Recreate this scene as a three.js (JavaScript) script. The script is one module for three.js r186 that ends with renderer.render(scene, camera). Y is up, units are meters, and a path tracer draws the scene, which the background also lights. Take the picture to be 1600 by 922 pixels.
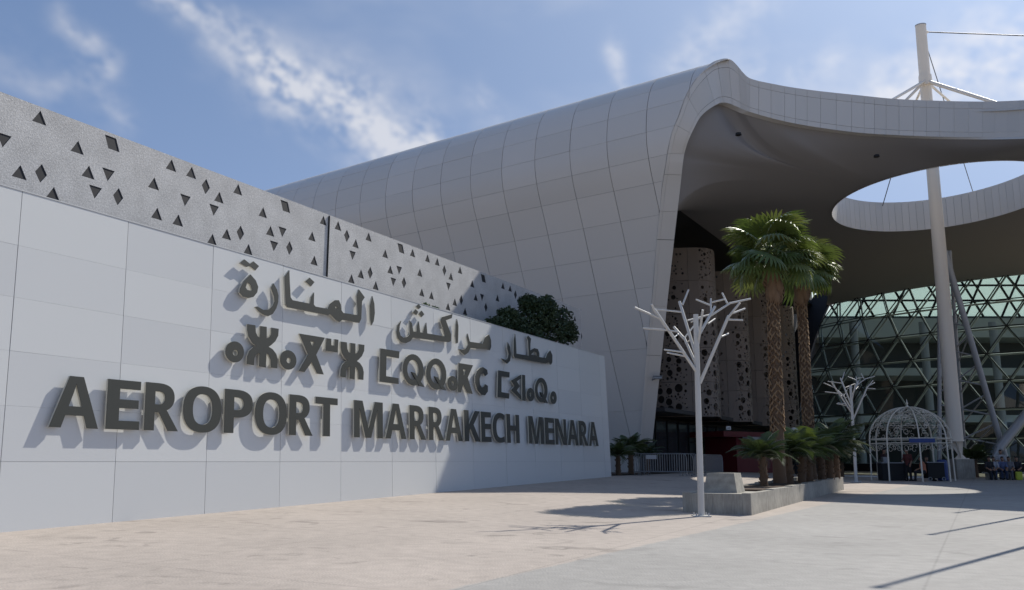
import * as THREE from 'three';
import { FontLoader } from 'three/addons/loaders/FontLoader.js';
import { RoundedBoxGeometry } from 'three/addons/geometries/RoundedBoxGeometry.js';
import { MarchingCubes } from 'three/addons/objects/MarchingCubes.js';
import { ImprovedNoise } from 'three/addons/math/ImprovedNoise.js';
import { mergeGeometries, toCreasedNormals } from 'three/addons/utils/BufferGeometryUtils.js';

// ---------------------------------------------------------------- camera, sun, sky, exposure
const scene = new THREE.Scene();
const EYE = 1.6, FPX = 1384, PITCH = Math.atan(260.5 / FPX);
const camera = new THREE.PerspectiveCamera(2 * Math.atan(461 / FPX) * 180 / Math.PI, 1600 / 922, 0.1, 4000);
camera.position.set(0, EYE, 0);
camera.rotation.set(PITCH, 0, 0);
const SUN_AZ = 44 * Math.PI / 180, SUN_EL = 43.5 * Math.PI / 180;
const SUN = new THREE.Vector3(Math.cos(SUN_EL) * Math.sin(SUN_AZ), Math.sin(SUN_EL), -Math.cos(SUN_EL) * Math.cos(SUN_AZ));
const sun = new THREE.DirectionalLight(new THREE.Color(1, 0.95, 0.855), 4.8);
sun.name = 'sun';
sun.position.copy(SUN).multiplyScalar(150).add(new THREE.Vector3(10, 0, -40));
sun.target.position.set(10, 0, -40);
sun.castShadow = true;
sun.shadow.mapSize.set(4096, 4096);
Object.assign(sun.shadow.camera, { left: -70, right: 70, top: 70, bottom: -70, near: 1, far: 400 });
scene.add(sun, sun.target);
const renderer = new THREE.WebGLRenderer({ antialias: true });
renderer.toneMapping = THREE.LinearToneMapping;
renderer.toneMappingExposure = 1.0;
renderer.shadowMap.enabled = true;

let seed = 12345;
const rnd = () => { seed = (seed * 1664525 + 1013904223) >>> 0; return seed / 4294967296; };
const rr = (a, b) => a + (b - a) * rnd();
const noise = new ImprovedNoise();
const fbm = (x, y, z, o = 5) => { let s = 0, a = 0.5; for (let i = 0; i < o; i++) { s += a * noise.noise(x, y, z + i * 7.3); x *= 2.03; y *= 2.03; z *= 2.03; a *= 0.5; } return s; };
const clamp = (x, a = 0, b = 1) => Math.min(b, Math.max(a, x));
const sstep = (a, b, x) => { const t = clamp((x - a) / (b - a)); return t * t * (3 - 2 * t); };
const lerp = (a, b, t) => a + (b - a) * t;
const V = (x, y, z) => new THREE.Vector3(x, y, z);

{ // sky: hazy blue air, a glow round the sun, thin cirrus
  const W = 2048, H = 1024, data = new Float32Array(W * H * 4);
  const D2R = Math.PI / 180;
  // cirrus banks: azimuth, elevation of both ends (deg), half widths (deg), strength
  const banks = [
    [-23.5, 27.5, -15, 23.6, 0.9, 1.9, 0.75], [-15.5, 23.9, -6.8, 19.8, 1.9, 2.3, 1.3], [-7, 20, -4.5, 19.6, 0.9, 0.5, 0.5],
    [-28.5, 24.8, -26, 23.4, 0.9, 0.7, 0.5], [-31.5, 21.8, -29, 21, 1.4, 1.1, 0.28], [-27.0, 22.3, -25, 20, 1.2, 1.0, 0.34],
    [7, 25.8, 7.8, 23.4, 0.7, 0.5, 0.5], [-2.4, 23.4, -1, 21.8, 0.9, 0.7, 0.35], [11, 24.5, 18, 29, 1.4, 1.6, 0.4],
    [25, 21, 40, 25.5, 2.4, 3, 0.9], [14, 23.5, 21, 24, 1.5, 1.2, 0.35], [-52, 30, -40, 25, 2, 3, 0.7], [60, 26, 85, 22, 3, 4, 0.7],
    [110, 34, 135, 28, 3, 4, 0.6], [-120, 36, -95, 30, 3, 4, 0.6], [170, 25, 195, 31, 3, 4, 0.6]];
  for (let j = 0; j < H; j++) {
    const el = (j + 0.5) / H * Math.PI - Math.PI / 2;
    for (let i = 0; i < W; i++) {
      // equirectangular: u = atan2(z, x) / 2pi + 0.5
      const th = ((i + 0.5) / W - 0.5) * 2 * Math.PI;
      const dx = Math.cos(el) * Math.cos(th), dz = Math.cos(el) * Math.sin(th), dy = Math.sin(el);
      const eld = Math.max(0, el / D2R), azd = Math.atan2(dx, -dz) / D2R;
      const t = 1 - Math.exp(-eld / 20);
      let r = lerp(0.36, 0.03, t), g = lerp(0.50, 0.105, t), b = lerp(0.78, 0.28, t);
      const ang = Math.acos(clamp(dx * SUN.x + dy * SUN.y + dz * SUN.z, -1, 1)) / D2R;
      const gl = 1.2 * Math.exp(-ang / 20.5);
      r += gl * 0.94; g += gl * 1.02; b += gl * 1.14;
      if (eld > 3) {
        let d = 0;
        for (const [a0, e0, a1, e1, w0, w1, s] of banks) {
          let da = azd; if (da - a0 > 180) da -= 360; if (da - a0 < -180) da += 360;
          const ux = a1 - a0, uy = e1 - e0, L2 = ux * ux + uy * uy, px = da - a0, py = eld - e0;
          if (Math.abs(px) > 60) continue;
          const wob = fbm(azd * 0.22, eld * 0.22, 3.1, 3) * 2.6;
          const k = clamp((px * ux + py * uy) / L2), qx = px - ux * k, qy = py - uy * k + wob * 0.8;
          const w = lerp(w0, w1, k), dist = Math.hypot(qx, qy) / w;
          d += s * Math.exp(-dist * dist * 1.1);
        }
        const n1 = fbm(azd * 0.25 + 0.5 * fbm(azd * 0.3, eld * 0.3, 9), eld * 0.42 + azd * 0.12, 1.7, 6);
        const n2 = fbm(azd * 0.9 + eld * 0.5, eld * 1.1, 4.2, 5);
        const n3 = fbm(azd * 1.9 + eld * 1.3, eld * 2.6 - azd * 0.5, 8.8, 4);
        let c = d * clamp(0.46 + 1.25 * n1 + 1.0 * n2 + 0.55 * n3, 0, 1.2);
        c += sstep(0.0, 0.55, fbm(azd * 0.06, eld * 0.13, 6.6, 5) + 0.05) * 0.28;     // thin veil
        c = clamp(c, 0, 0.85);
        const m = 0.62 + 0.45 * Math.exp(-ang / 40);
        r = lerp(r, m * 0.98, c); g = lerp(g, m * 1.0, c); b = lerp(b, m * 1.08, c);
      }
      const o = (j * W + i) * 4;
      data[o] = r; data[o + 1] = g; data[o + 2] = b; data[o + 3] = 1;
    }
  }
  const tex = new THREE.DataTexture(data, W, H, THREE.RGBAFormat, THREE.FloatType);
  tex.mapping = THREE.EquirectangularReflectionMapping; tex.magFilter = THREE.LinearFilter; tex.minFilter = THREE.LinearFilter;
  tex.colorSpace = THREE.LinearSRGBColorSpace; tex.needsUpdate = true;
  scene.background = tex; scene.environment = tex;
}

// ---------------------------------------------------------------- helpers
const CP = Math.cos(PITCH), SP = Math.sin(PITCH);
const ray = (px, py) => { const u = (px - 800) / FPX, v = (461 - py) / FPX; return V(u, v * CP + SP, -(CP - v * SP)); };
const at = (px, py, depth) => { const r = ray(px, py); return r.multiplyScalar(depth / -r.z).add(V(0, EYE, 0)); };
// sign wall frame: along D, out of the wall N, leaning back a little
const WB = 27.8 * Math.PI / 180;
const D = V(Math.sin(WB), 0, -Math.cos(WB)), N = V(Math.cos(WB), 0, Math.sin(WB));
const W0 = at(1, 721.5, 16.4);
const wallDist = -(N.x * W0.x + N.z * W0.z);
const groundY = (x, z) => {
  const t = N.x * x + N.z * z + wallDist, dep = clamp(-z, -20, 43);
  return lerp(0.021, 0.0125, sstep(0, 12, t)) * dep;
};
const onGround = (px, py) => {
  const r = ray(px, py); let t = 10;
  for (let i = 0; i < 60; i++) { const x = r.x * t, z = r.z * t; t = lerp(t, (groundY(x, z) - EYE) / r.y, 0.5); }
  const x = r.x * t, z = r.z * t; return V(x, groundY(x, z), z);
};
const UPL = V(-N.x * 0.04, 1, -N.z * 0.04);
const wallP = (s, h, out = 0) => W0.clone().addScaledVector(D, s).addScaledVector(UPL, h).addScaledVector(N, out);
const WN = new THREE.Vector3().crossVectors(D, UPL).normalize(); if (WN.dot(N) < 0) WN.negate();
const planeHit = (px, py, p0, n) => { const r = ray(px, py), o = V(0, EYE, 0); const t = p0.clone().sub(o).dot(n) / r.dot(n); return o.addScaledVector(r, t); };
const wallHit = (px, py, out = 0) => { const P = planeHit(px, py, wallP(0, 0, out), WN).sub(wallP(0, 0, out)); return [P.dot(D), P.y]; };

const used = {};
const numbered = (n) => { used[n] = (used[n] ?? -1) + 1; return used[n] ? `${n}_${String(used[n]).padStart(3, '0')}` : n; };
function tag(o, label, category, group, kind) {
  if (label) o.userData.label = label;
  if (category) o.userData.category = category;
  if (group) o.userData.group = group;
  if (kind) o.userData.kind = kind;
  return o;
}
function thing(name, label, category, group, pos) {
  const g = new THREE.Group(); g.name = numbered(name); scene.add(g);
  if (pos) g.position.copy(pos);
  return tag(g, label, category, group);
}
function part(name, geo, mat, parent) {
  const m = new THREE.Mesh(geo, mat); m.name = name; m.castShadow = m.receiveShadow = true;
  parent.add(m); return m;
}
function solo(name, geo, mat, label, category, group) { const m = part(numbered(name), geo, mat, scene); return tag(m, label, category, group); }
function struct(name, geo, mat) { const m = part(name, geo, mat, scene); m.userData.kind = 'structure'; return m; }
const shift = (v, root) => v.clone().sub(root);
class Geo {
  constructor() { this.p = []; this.i = []; this.uv = []; }
  v(a, u = 0, w = 0) { this.p.push(a.x, a.y, a.z); this.uv.push(u, w); return this.p.length / 3 - 1; }
  tri(a, b, c) { this.i.push(a, b, c); }
  quad(a, b, c, d) { this.i.push(a, b, c, a, c, d); }
  flatQuad(a, b, c, d) { const e = this.v(a), f = this.v(b, 1), g = this.v(c, 1, 1), h = this.v(d, 0, 1); this.quad(e, f, g, h); }
  build(crease) {
    const g = new THREE.BufferGeometry();
    g.setAttribute('position', new THREE.Float32BufferAttribute(this.p, 3));
    g.setAttribute('uv', new THREE.Float32BufferAttribute(this.uv, 2));
    g.setIndex(this.i); g.computeVertexNormals();
    return crease ? toCreasedNormals(g, crease) : g;
  }
}
// a thick sheet over f(u, v): front face, rims and back
function sheet(f, nu, nv, back, uvScale = [1, 1]) {
  const g = new Geo(), F = [], B = [];
  for (let i = 0; i <= nu; i++) for (let j = 0; j <= nv; j++) {
    const p = f(i / nu, j / nv); F.push(g.v(p, i / nu * uvScale[0], j / nv * uvScale[1]));
  }
  const id = (i, j) => i * (nv + 1) + j;
  for (let i = 0; i < nu; i++) for (let j = 0; j < nv; j++) g.quad(F[id(i, j)], F[id(i + 1, j)], F[id(i + 1, j + 1)], F[id(i, j + 1)]);
  if (back) {
    const edge = [];
    for (let i = 0; i < nu; i++) edge.push([i, 0]);
    for (let j = 0; j < nv; j++) edge.push([nu, j]);
    for (let i = nu; i > 0; i--) edge.push([i, nv]);
    for (let j = nv; j > 0; j--) edge.push([0, j]);
    for (let k = 0; k < edge.length; k++) {
      const [a, b] = edge[k], [c, d] = edge[(k + 1) % edge.length];
      const p = f(a / nu, b / nv), q = f(c / nu, d / nv);
      g.flatQuad(p, p.clone().add(back(a / nu, b / nv)), q.clone().add(back(c / nu, d / nv)), q);
    }
  }
  return g.build();
}
function tube(a, b, r0, r1 = r0, seg = 8, cap = true) {
  const d = b.clone().sub(a), L = d.length();
  const g = new THREE.CylinderGeometry(r1, r0, L, seg, 1, !cap);
  g.applyQuaternion(new THREE.Quaternion().setFromUnitVectors(V(0, 1, 0), d.normalize()));
  g.translate((a.x + b.x) / 2, (a.y + b.y) / 2, (a.z + b.z) / 2);
  return g;
}
const curveTube = (pts, r, n = 16, seg = 6) => new THREE.TubeGeometry(new THREE.CatmullRomCurve3(pts), n, r, seg, false);
const box = (w, h, d, x = 0, y = 0, z = 0) => new THREE.BoxGeometry(w, h, d).translate(x, y, z);
const rbox = (w, h, d, r, x = 0, y = 0, z = 0) => new RoundedBoxGeometry(w, h, d, 2, r).translate(x, y, z);
const merge = (l) => mergeGeometries(l.map(g => { const q = g.index ? g.toNonIndexed() : g; for (const k of Object.keys(q.attributes)) if (!['position', 'normal', 'uv'].includes(k)) q.deleteAttribute(k); return q; }));

// ---------------------------------------------------------------- materials
function noiseTex(size, fn, color = true) {
  const d = new Uint8Array(size * size * 4);
  for (let j = 0; j < size; j++) for (let i = 0; i < size; i++) {
    const c = fn(i / size, j / size), o = (j * size + i) * 4;
    d[o] = clamp(c[0]) * 255; d[o + 1] = clamp(c[1]) * 255; d[o + 2] = clamp(c[2]) * 255; d[o + 3] = 255;
  }
  const t = new THREE.DataTexture(d, size, size, THREE.RGBAFormat);
  t.wrapS = t.wrapT = THREE.RepeatWrapping; t.magFilter = THREE.LinearFilter; t.minFilter = THREE.LinearMipmapLinearFilter; t.generateMipmaps = true;
  if (color) t.colorSpace = THREE.SRGBColorSpace;
  t.needsUpdate = true; return t;
}
const lin = (r, g, b) => new THREE.Color().setRGB(r, g, b);
const std = (c, rough = 0.7, extra = {}) => new THREE.MeshStandardMaterial({ color: c, roughness: rough, ...extra });
const clad = [[.66, .63, .585], [.64, .612, .568], [.68, .648, .602]].map(c => std(lin(...c), 0.42));
const signPanel = [[.60, .612, .612], [.578, .59, .592], [.615, .627, .624]].map(c => std(lin(...c), 0.34));
const M = {
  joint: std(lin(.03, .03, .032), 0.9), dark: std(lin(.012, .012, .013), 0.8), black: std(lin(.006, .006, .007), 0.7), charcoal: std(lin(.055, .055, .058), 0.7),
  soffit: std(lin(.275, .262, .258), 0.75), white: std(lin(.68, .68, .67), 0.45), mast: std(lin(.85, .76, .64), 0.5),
  steel: std(lin(.42, .43, .44), 0.45, { metalness: 0.2 }), cable: std(lin(.12, .12, .13), 0.5, { metalness: 0.5 }),
  face: std(lin(.032, .034, .028), 0.5), ret: std(lin(.56, .54, .46), 0.5),
  soil: std(lin(.07, .045, .03), 1), red: std(lin(.13, .008, .013), 0.6), awning: std(lin(.32, .33, .35), 0.6),
  bar: std(lin(.22, .23, .24), 0.4, { metalness: 0.6 }), sign: std(lin(.5, .5, .5), 0.5), blue: std(lin(.02, .05, .20), 0.5),
  bark: std(lin(.12, .075, .045), 0.95), boot: std(lin(.26, .165, .09), 0.95), bootDark: std(lin(.15, .09, .05), 0.95), dead: std(lin(.21, .13, .075), 0.95),
  floor: std(lin(.2, .2, .2), 0.6), inlay: std(lin(.018, .018, .022), 0.7),
};
const leafMat = (r, g, b, rough = 0.62) => new THREE.MeshPhysicalMaterial({ color: lin(r, g, b), roughness: rough, transmission: 0.42, thickness: 0, side: THREE.DoubleSide });
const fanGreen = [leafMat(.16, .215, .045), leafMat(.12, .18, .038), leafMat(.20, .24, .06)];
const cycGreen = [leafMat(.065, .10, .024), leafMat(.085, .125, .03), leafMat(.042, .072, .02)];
const treeLeaf = std(lin(.035, .06, .022), 0.6, { side: THREE.DoubleSide });
const shrubLeaf = std(lin(.03, .05, .022), 0.6, { side: THREE.DoubleSide });

const grain = noiseTex(512, (u, v) => { const n = 0.5 + 0.5 * (noise.noise(u * 128, v * 128, 1) * 0.6 + noise.noise(u * 256, v * 256, 2) * 0.4); return [n, n, n]; }, false);
// rough cast concrete of the tall wall (chips of light and dark aggregate)
const aggregate = noiseTex(1024, (u, v) => {
  const a = noise.noise(u * 210, v * 210, 3), b = noise.noise(u * 90, v * 90, 8), c = fbm(u * 6, v * 6, 2, 4), e = noise.noise(u * 330, v * 330, 13);
  const k = 0.74 + 0.11 * a + 0.08 * b + 0.09 * c + 0.10 * e;
  return [k, k, k * 1.0];
});
aggregate.repeat.set(1 / 4, 1 / 4);
const aggBump = noiseTex(512, (u, v) => { const k = 0.5 + 0.3 * noise.noise(u * 60, v * 60, 3) + 0.3 * noise.noise(u * 128, v * 128, 6); return [k, k, k]; }, false);
aggBump.repeat.set(1 / 2, 1 / 2);
M.concrete = new THREE.MeshStandardMaterial({ color: lin(1.0, .985, .965), map: aggregate, bumpMap: aggBump, bumpScale: 0.005, roughness: 0.92 });
const castTex = noiseTex(512, (u, v) => {
  const k = 0.62 + 0.12 * fbm(u * 5, v * 5, 4, 5) + 0.07 * noise.noise(u * 40, v * 7, 1) + 0.06 * noise.noise(u * 128, v * 128, 5);
  return [k * 1.0, k * 0.985, k * 0.95];
});
castTex.repeat.set(0.5, 0.5);
M.cast = new THREE.MeshStandardMaterial({ color: lin(.98, .95, .89), map: castTex, bumpMap: grain, bumpScale: 0.004, roughness: 0.88 });

// ---------------------------------------------------------------- ground
const GX0 = -16, GX1 = 34, GZ0 = -60, GZ1 = -8;
{
  const edgeA = onGround(700, 921), edgeB = onGround(1120, 826);
  const ex = edgeB.x - edgeA.x, ez = edgeB.z - edgeA.z, el = Math.hypot(ex, ez);
  const S = 2048, sx = GX1 - GX0, sz = GZ1 - GZ0;
  const map = noiseTex(S, (u, v) => {
    const x = GX0 + u * sx, z = GZ0 + v * sz;
    const side = ((x - edgeA.x) * ez - (z - edgeA.z) * ex) / el;            // < 0 on the pale pink side
    const along = x * D.x + z * D.z, across = x * N.x + z * N.z;
    const mott = fbm(x * 0.35, z * 0.35, 1, 5), fine = fbm(x * 4, z * 4, 5, 3);
    const pink = sstep(-0.05, 0.05, side + 0.04 * noise.noise(x * 3, z * 3, 2));
    // scuffs and worn lumps: small elongated dark marks, denser on the pink paving
    const wx = fbm(x * 0.8, z * 0.8, 41, 3), w = fbm(x * 0.9 + wx * 2, z * 1.3 + wx, 11, 5), w2 = fbm(x * 2.1 + wx * 3, z * 3 - wx, 21, 4);
    let scuff = (sstep(0.14, 0.34, w) * 0.17 + sstep(0.2, 0.34, w2) * 0.12) * sstep(-0.25, 0.3, fbm(x * 0.5, z * 0.5, 31, 3));
    scuff *= lerp(0.45, 1, pink);
    let r = lerp(0.725, 0.80, pink), g = lerp(0.712, 0.752, pink), b = lerp(0.695, 0.712, pink);
    const k = 1 + 0.09 * mott + 0.09 * fine - scuff;
    // saw-cut joints between the poured bays
    const ja = Math.abs(((across + 200) % 4.8) - 2.4), jb = Math.abs(((along + 200) % 4.8) - 2.4);
    const jn = (Math.min(ja, jb) < 0.013 ? 0.90 : 1);
    return [r * k * jn, g * k * jn, b * k * jn];
  });
  map.wrapS = map.wrapT = THREE.ClampToEdgeWrapping;
  const bump = noiseTex(1024, (u, v) => {
    const k = 0.5 + 0.35 * fbm(u * 12, v * 28, 3, 4) + 0.2 * noise.noise(u * 160, v * 160, 9); return [k, k, k];
  }, false);
  bump.repeat.set(10, 10);
  const nx = 90, nz = 90;
  const g = new THREE.PlaneGeometry(1, 1, nx, nz); const p = g.attributes.position, uv = g.attributes.uv;
  for (let i = 0; i < p.count; i++) {
    const u = p.getX(i) + 0.5, v = p.getY(i) + 0.5, x = GX0 + u * sx, z = GZ0 + (1 - v) * sz;
    p.setXYZ(i, x, groundY(x, z), z); uv.setXY(i, u, 1 - v);
  }
  g.computeVertexNormals();
  struct('plaza_paving', g, new THREE.MeshStandardMaterial({ color: lin(.65, .645, .635), map, bumpMap: bump, bumpScale: 0.012, roughness: 0.86 }));
  const outer = new Geo();
  const xs = [-1500, -200, -60, -30, GX0 + 0.1, 0, 15, GX1 - 0.1, 60, 120, 300, 1500], zs = [-1500, -300, -150, -90, GZ0 + 0.1, -43, -30, -15, GZ1 - 0.1, 10, 40, 200, 1500];
  xs.forEach((x) => zs.forEach((z) => outer.v(V(x, groundY(x, z) - 0.03, z), x / 4, z / 4)));
  for (let i = 0; i + 1 < xs.length; i++) for (let j = 0; j + 1 < zs.length; j++) {
    if (xs[i] >= GX0 && xs[i + 1] <= GX1 && zs[j] >= GZ0 && zs[j + 1] <= GZ1) continue;
    const a = i * zs.length + j; outer.quad(a, a + 1, a + zs.length + 1, a + zs.length);
  }
  struct('ground', outer.build(), new THREE.MeshStandardMaterial({ color: lin(1, .86, .70), map: castTex, roughness: 0.95 }));
}

{ // unseen soil bed between the walls, added to cut bounce onto the shell
  const g = new Geo(), n = 16;
  for (let i = 0; i <= n; i++) for (const w of [0.95, 5, 9.5]) { const a = lerp(-14, 55, i / n), p = V(0, 0, 0).addScaledVector(N, -wallDist - w).addScaledVector(D, a); g.v(V(p.x, groundY(p.x, p.z) + 0.05, p.z), a, w); }
  for (let i = 0; i < n; i++) for (let j = 0; j < 2; j++) { const a = i * 3 + j; g.quad(a, a + 1, a + 4, a + 3); }
  struct('added_soil_bed', g.build(), M.soil);
}
// ---------------------------------------------------------------- white sign wall
const PW = 2.44;
{
  const wall = thing('sign_wall', 'long white panelled wall carrying the raised airport name in three scripts', 'wall');
  const s0 = -PW * 1.6, s1 = wallHit(954, 721.5)[0], top = 5.05;
  const baseH = (s) => { const p = wallP(s, -1); return groundY(p.x, p.z) - EYE - 0.05; };
  const core = new Geo();
  { // leaning slab behind the panels
    const n = 8, th = 0.9;
    const pt = (s, h, o) => wallP(s, h, o);
    const f = (o) => { const r = []; for (let i = 0; i <= n; i++) { const s = lerp(s0, s1, i / n); r.push([pt(s, baseH(s), o), pt(s, 5.03 + 0.11 * clamp(1 - s / 30), o)]); } return r; };
    const a = f(-0.045), b = f(-th);
    for (let i = 0; i < n; i++) {
      core.flatQuad(a[i][0], a[i + 1][0], a[i + 1][1], a[i][1]); core.flatQuad(b[i][0], b[i + 1][0], b[i + 1][1], b[i][1]);
      core.flatQuad(a[i][1], a[i + 1][1], b[i + 1][1], b[i][1]);
    }
    core.flatQuad(a[n][0], b[n][0], b[n][1], a[n][1]); core.flatQuad(a[0][0], b[0][0], b[0][1], a[0][1]);
  }
  part('core', core.build(), std(lin(.42, .43, .45), 0.8), wall);
  const rows = [null, 0, 1.02, 2.04, 3.06, 4.07, top], topAt = (s) => 5.05 + 0.11 * clamp(1 - s / 30);
  for (let c = -2; c < 13; c++) {
    const a = Math.max(s0, c * PW) + 0.006, b = Math.min(s1, (c + 1) * PW) - 0.006;
    if (b - a < 0.1) continue;
    for (let r = 0; r < 6; r++) {
      const tilt = rr(-0.002, 0.002), tz = rr(-0.0015, 0.0015);
      const g = sheet((u, v) => {
        const s = lerp(a, b, u), lo = rows[r] === null ? baseH(s) : rows[r] + (r === 1 ? 0.003 : 0.0012), hi = (r === 5 ? topAt(s) : rows[r + 1]) - (r === 0 ? 0.003 : 0.0012);
        return wallP(s, lerp(lo, hi, v), tz + tilt * (u - 0.5));
      }, 1, 1, () => N.clone().multiplyScalar(-0.05));
      part('panel', g, signPanel[Math.floor(rnd() * 3)], wall);
    }
  }
  // end cap of the wall: narrow white return
  part('end_panel', sheet((u, v) => wallP(s1 + 0.004, lerp(baseH(s1), top, v), lerp(0, -0.9, u)), 1, 1, () => D.clone().multiplyScalar(-0.01)), signPanel[0], wall);
  part('coping', sheet((u, v) => wallP(lerp(s0, s1, u), topAt(lerp(s0, s1, u)) + 0.024, lerp(0.012, -0.92, v)), 1, 1, () => V(0, -0.02, 0)), signPanel[1], wall);
}
// ---------------------------------------------------------------- raised letters
const LET_BACK = 0.078, LET_OUT = 0.135;
function letterThing(name, label, group, shapes, category = 'letter') { // shapes in (s, h) metres on the wall
  const g = new THREE.Group(); g.name = numbered(name); scene.add(g); tag(g, label, category, group);
  let cs = 0, ch = 0, k = 0; for (const sh of shapes) for (const p of sh.getPoints(4)) { cs += p.x; ch += p.y; k++; }
  cs /= k; ch /= k;
  const org = wallP(cs, ch, 0); g.position.copy(org);
  const m = new THREE.Matrix4().makeBasis(D, UPL, WN);
  const map = (geo, z0) => { geo.translate(-cs, -ch, z0); geo.applyMatrix4(m); return geo; };
  const opt = { curveSegments: 6, bevelEnabled: false };
  part('return', map(new THREE.ExtrudeGeometry(shapes, { ...opt, depth: LET_OUT - 0.012 - LET_BACK }), LET_BACK), M.ret, g);
  part('face', map(new THREE.ExtrudeGeometry(shapes, { ...opt, depth: 0.010 }), LET_OUT - 0.0115), M.face, g);
  return g;
}
{
  const font = await new FontLoader().loadAsync('fonts/droid/droid_sans_bold.typeface.json');
  const words = [
    ['AEROPORT', [[76, 153], [165, 217], [225, 278], [285, 345], [350, 394], [398, 448], [452, 488.5], [493, 527.5]]],
    ['MARRAKECH', [[553.7, 598.5], [603, 635], [641, 666], [671, 694], [697, 723], [726.5, 751], [753, 768.5], [771, 790], [793, 812.6]]],
    ['MENARA', [[827.4, 850], [853, 867], [869, 886], [888, 904], [906, 919.5], [921, 935.6]]]];
  const ord = ['first', 'second', 'third', 'fourth', 'fifth', 'sixth', 'seventh', 'eighth', 'ninth'];
  for (const [word, ext] of words) [...word].forEach((ch, i) => {
    const [l, r] = ext[i], bl = (x) => 668.5 + (x - 76) * (697 - 668.5) / 860;
    const [sl, hb] = wallHit(l, bl(l), LET_OUT), [sr] = wallHit(r, bl(r), LET_OUT);
    const tops = lerp(1.655, 1.785, (l - 76) / 860), bots = lerp(0.645, 0.70, (l - 76) / 860);
    const shapes = font.generateShapes(ch, 1);
    let x0 = 9, x1 = -9, y0 = 9, y1 = -9;
    for (const s of shapes) for (const p of s.getPoints(8)) { x0 = Math.min(x0, p.x); x1 = Math.max(x1, p.x); y0 = Math.min(y0, p.y); y1 = Math.max(y1, p.y); }
    const over = 'OC'.includes(ch) ? 0.012 : 0;
    const conv = (p) => new THREE.Vector2(sl + (p.x - x0) / (x1 - x0) * (sr - sl), bots - over + (p.y - y0) / (y1 - y0) * (tops - bots + 2 * over));
    const out = shapes.map(s => { const e = s.extractPoints(8); const q = new THREE.Shape(e.shape.map(conv)); q.holes = e.holes.map(h => new THREE.Path(h.map(conv))); return q; });
    const twin = word.split(ch).length > 2 || words.some(w => w[0] !== word && w[0].includes(ch));
    letterThing('wall_letter', `dark raised letter ${ch}, ${ord[i]} letter of ${word} on the white wall`, 'raised letters of the airport name', out);
    void hb; void twin;
  });
  // Arabic and Tifinagh lines: outlines measured on the wall
  const Z1 = ([x, y]) => [340 + x / 4.007, 390 + y / 4.007], Z2 = ([x, y]) => [590 + x / 4.61, 460 + y / 4.61];
  const toWall = (Z, l) => l.map(p => { const [a, b] = Z(p); const [s, h] = wallHit(a, b, LET_OUT); return new THREE.Vector2(s, h); });
  const smooth = (v) => { const c = new THREE.SplineCurve([...v, v[0]]); return c.getPoints(v.length * 3).slice(0, -1); };
  const poly = (Z, l, holes = [], sm = false) => { let v = toWall(Z, l); if (sm) v = smooth(v); const s = new THREE.Shape(v); s.holes = holes.map(h => new THREE.Path(toWall(Z, h))); return s; };
  const oval = (cx, cy, rx, ry, sh, n = 28) => Array.from({ length: n }, (_, i) => { const a = i / n * 2 * Math.PI; const x = rx * Math.cos(a); return [cx + x, cy + ry * Math.sin(a) + x * sh]; });
  const AR = 'Arabic airport name on the white wall', TI = 'Tifinagh airport name on the white wall';
  const ar = (label, ...s) => letterThing('arabic_letter', label, 'raised ' + AR, s), ti = (label, ...s) => letterThing('tifinagh_letter', label, 'raised ' + TI, s);
  ar('pair of dark raised dots at the left end of the Arabic name', poly(Z1, [[140, 85], [168, 62], [203, 90], [225, 75], [260, 105], [237, 132], [203, 104], [182, 110]]));
  ar('teardrop shaped Arabic letter with a hole, leftmost in the Arabic name', poly(Z1, [[207, 157], [240, 195], [255, 235], [248, 270], [225, 298], [195, 305], [160, 295], [138, 270], [141, 245], [165, 200]], [[[186, 208], [176, 238], [186, 253], [210, 260], [218, 252], [204, 218]]]));
  ar('curved hook shaped Arabic letter right of the teardrop letter', poly(Z1, [[350, 212], [372, 250], [382, 290], [380, 330], [368, 370], [345, 405], [318, 418], [290, 410], [260, 390], [235, 360], [250, 357], [285, 378], [320, 378], [345, 355], [358, 325], [355, 295], [335, 240]]));
  ar('long joined Arabic letters with a tall stroke at each end, left word', poly(Z1, [[450, 130], [452, 200], [458, 300], [470, 318], [580, 340], [586, 298], [605, 270], [603, 345], [614, 358], [690, 372], [705, 340], [735, 318], [760, 318], [772, 345], [776, 380], [788, 398], [880, 412], [872, 290], [885, 250], [922, 300], [905, 325], [900, 435], [888, 460], [782, 440], [765, 455], [745, 445], [705, 405], [690, 412], [440, 362], [428, 345], [420, 170]], [[[733, 356], [743, 376], [753, 362]]]));
  ar('single dark diamond dot above the long joined Arabic letters', poly(Z1, [[550, 200], [577, 177], [607, 205], [585, 232]]));
  ar('slim upright Arabic stroke at the right end of the left word', poly(Z1, [[970, 292], [982, 340], [985, 400], [978, 450], [965, 475], [958, 440], [955, 350]]));
  ar('top dot of the three dots in the middle Arabic word', poly(Z2, [[279, 88], [296, 70], [314, 92], [297, 108]]));
  ar('lower left dot of the three dots in the middle Arabic word', poly(Z2, [[255, 130], [275, 108], [294, 128], [280, 150]]));
  ar('lower right dot of the three dots in the middle Arabic word', poly(Z2, [[298, 140], [318, 118], [337, 145], [318, 165]]));
  ar('joined Arabic letters with a round tail and a slanted arm, middle word', poly(Z2, [[172, 190], [160, 230], [157, 265], [167, 298], [187, 313], [215, 308], [235, 288], [232, 240], [232, 190], [248, 210], [258, 268], [283, 272], [285, 230], [298, 195], [308, 275], [328, 277], [340, 235], [352, 205], [358, 282], [490, 305], [455, 190], [465, 165], [540, 143], [535, 172], [492, 188], [531, 290], [529, 338], [515, 345], [254, 312], [238, 338], [205, 352], [170, 345], [145, 315], [137, 270], [145, 222]]));
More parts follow.
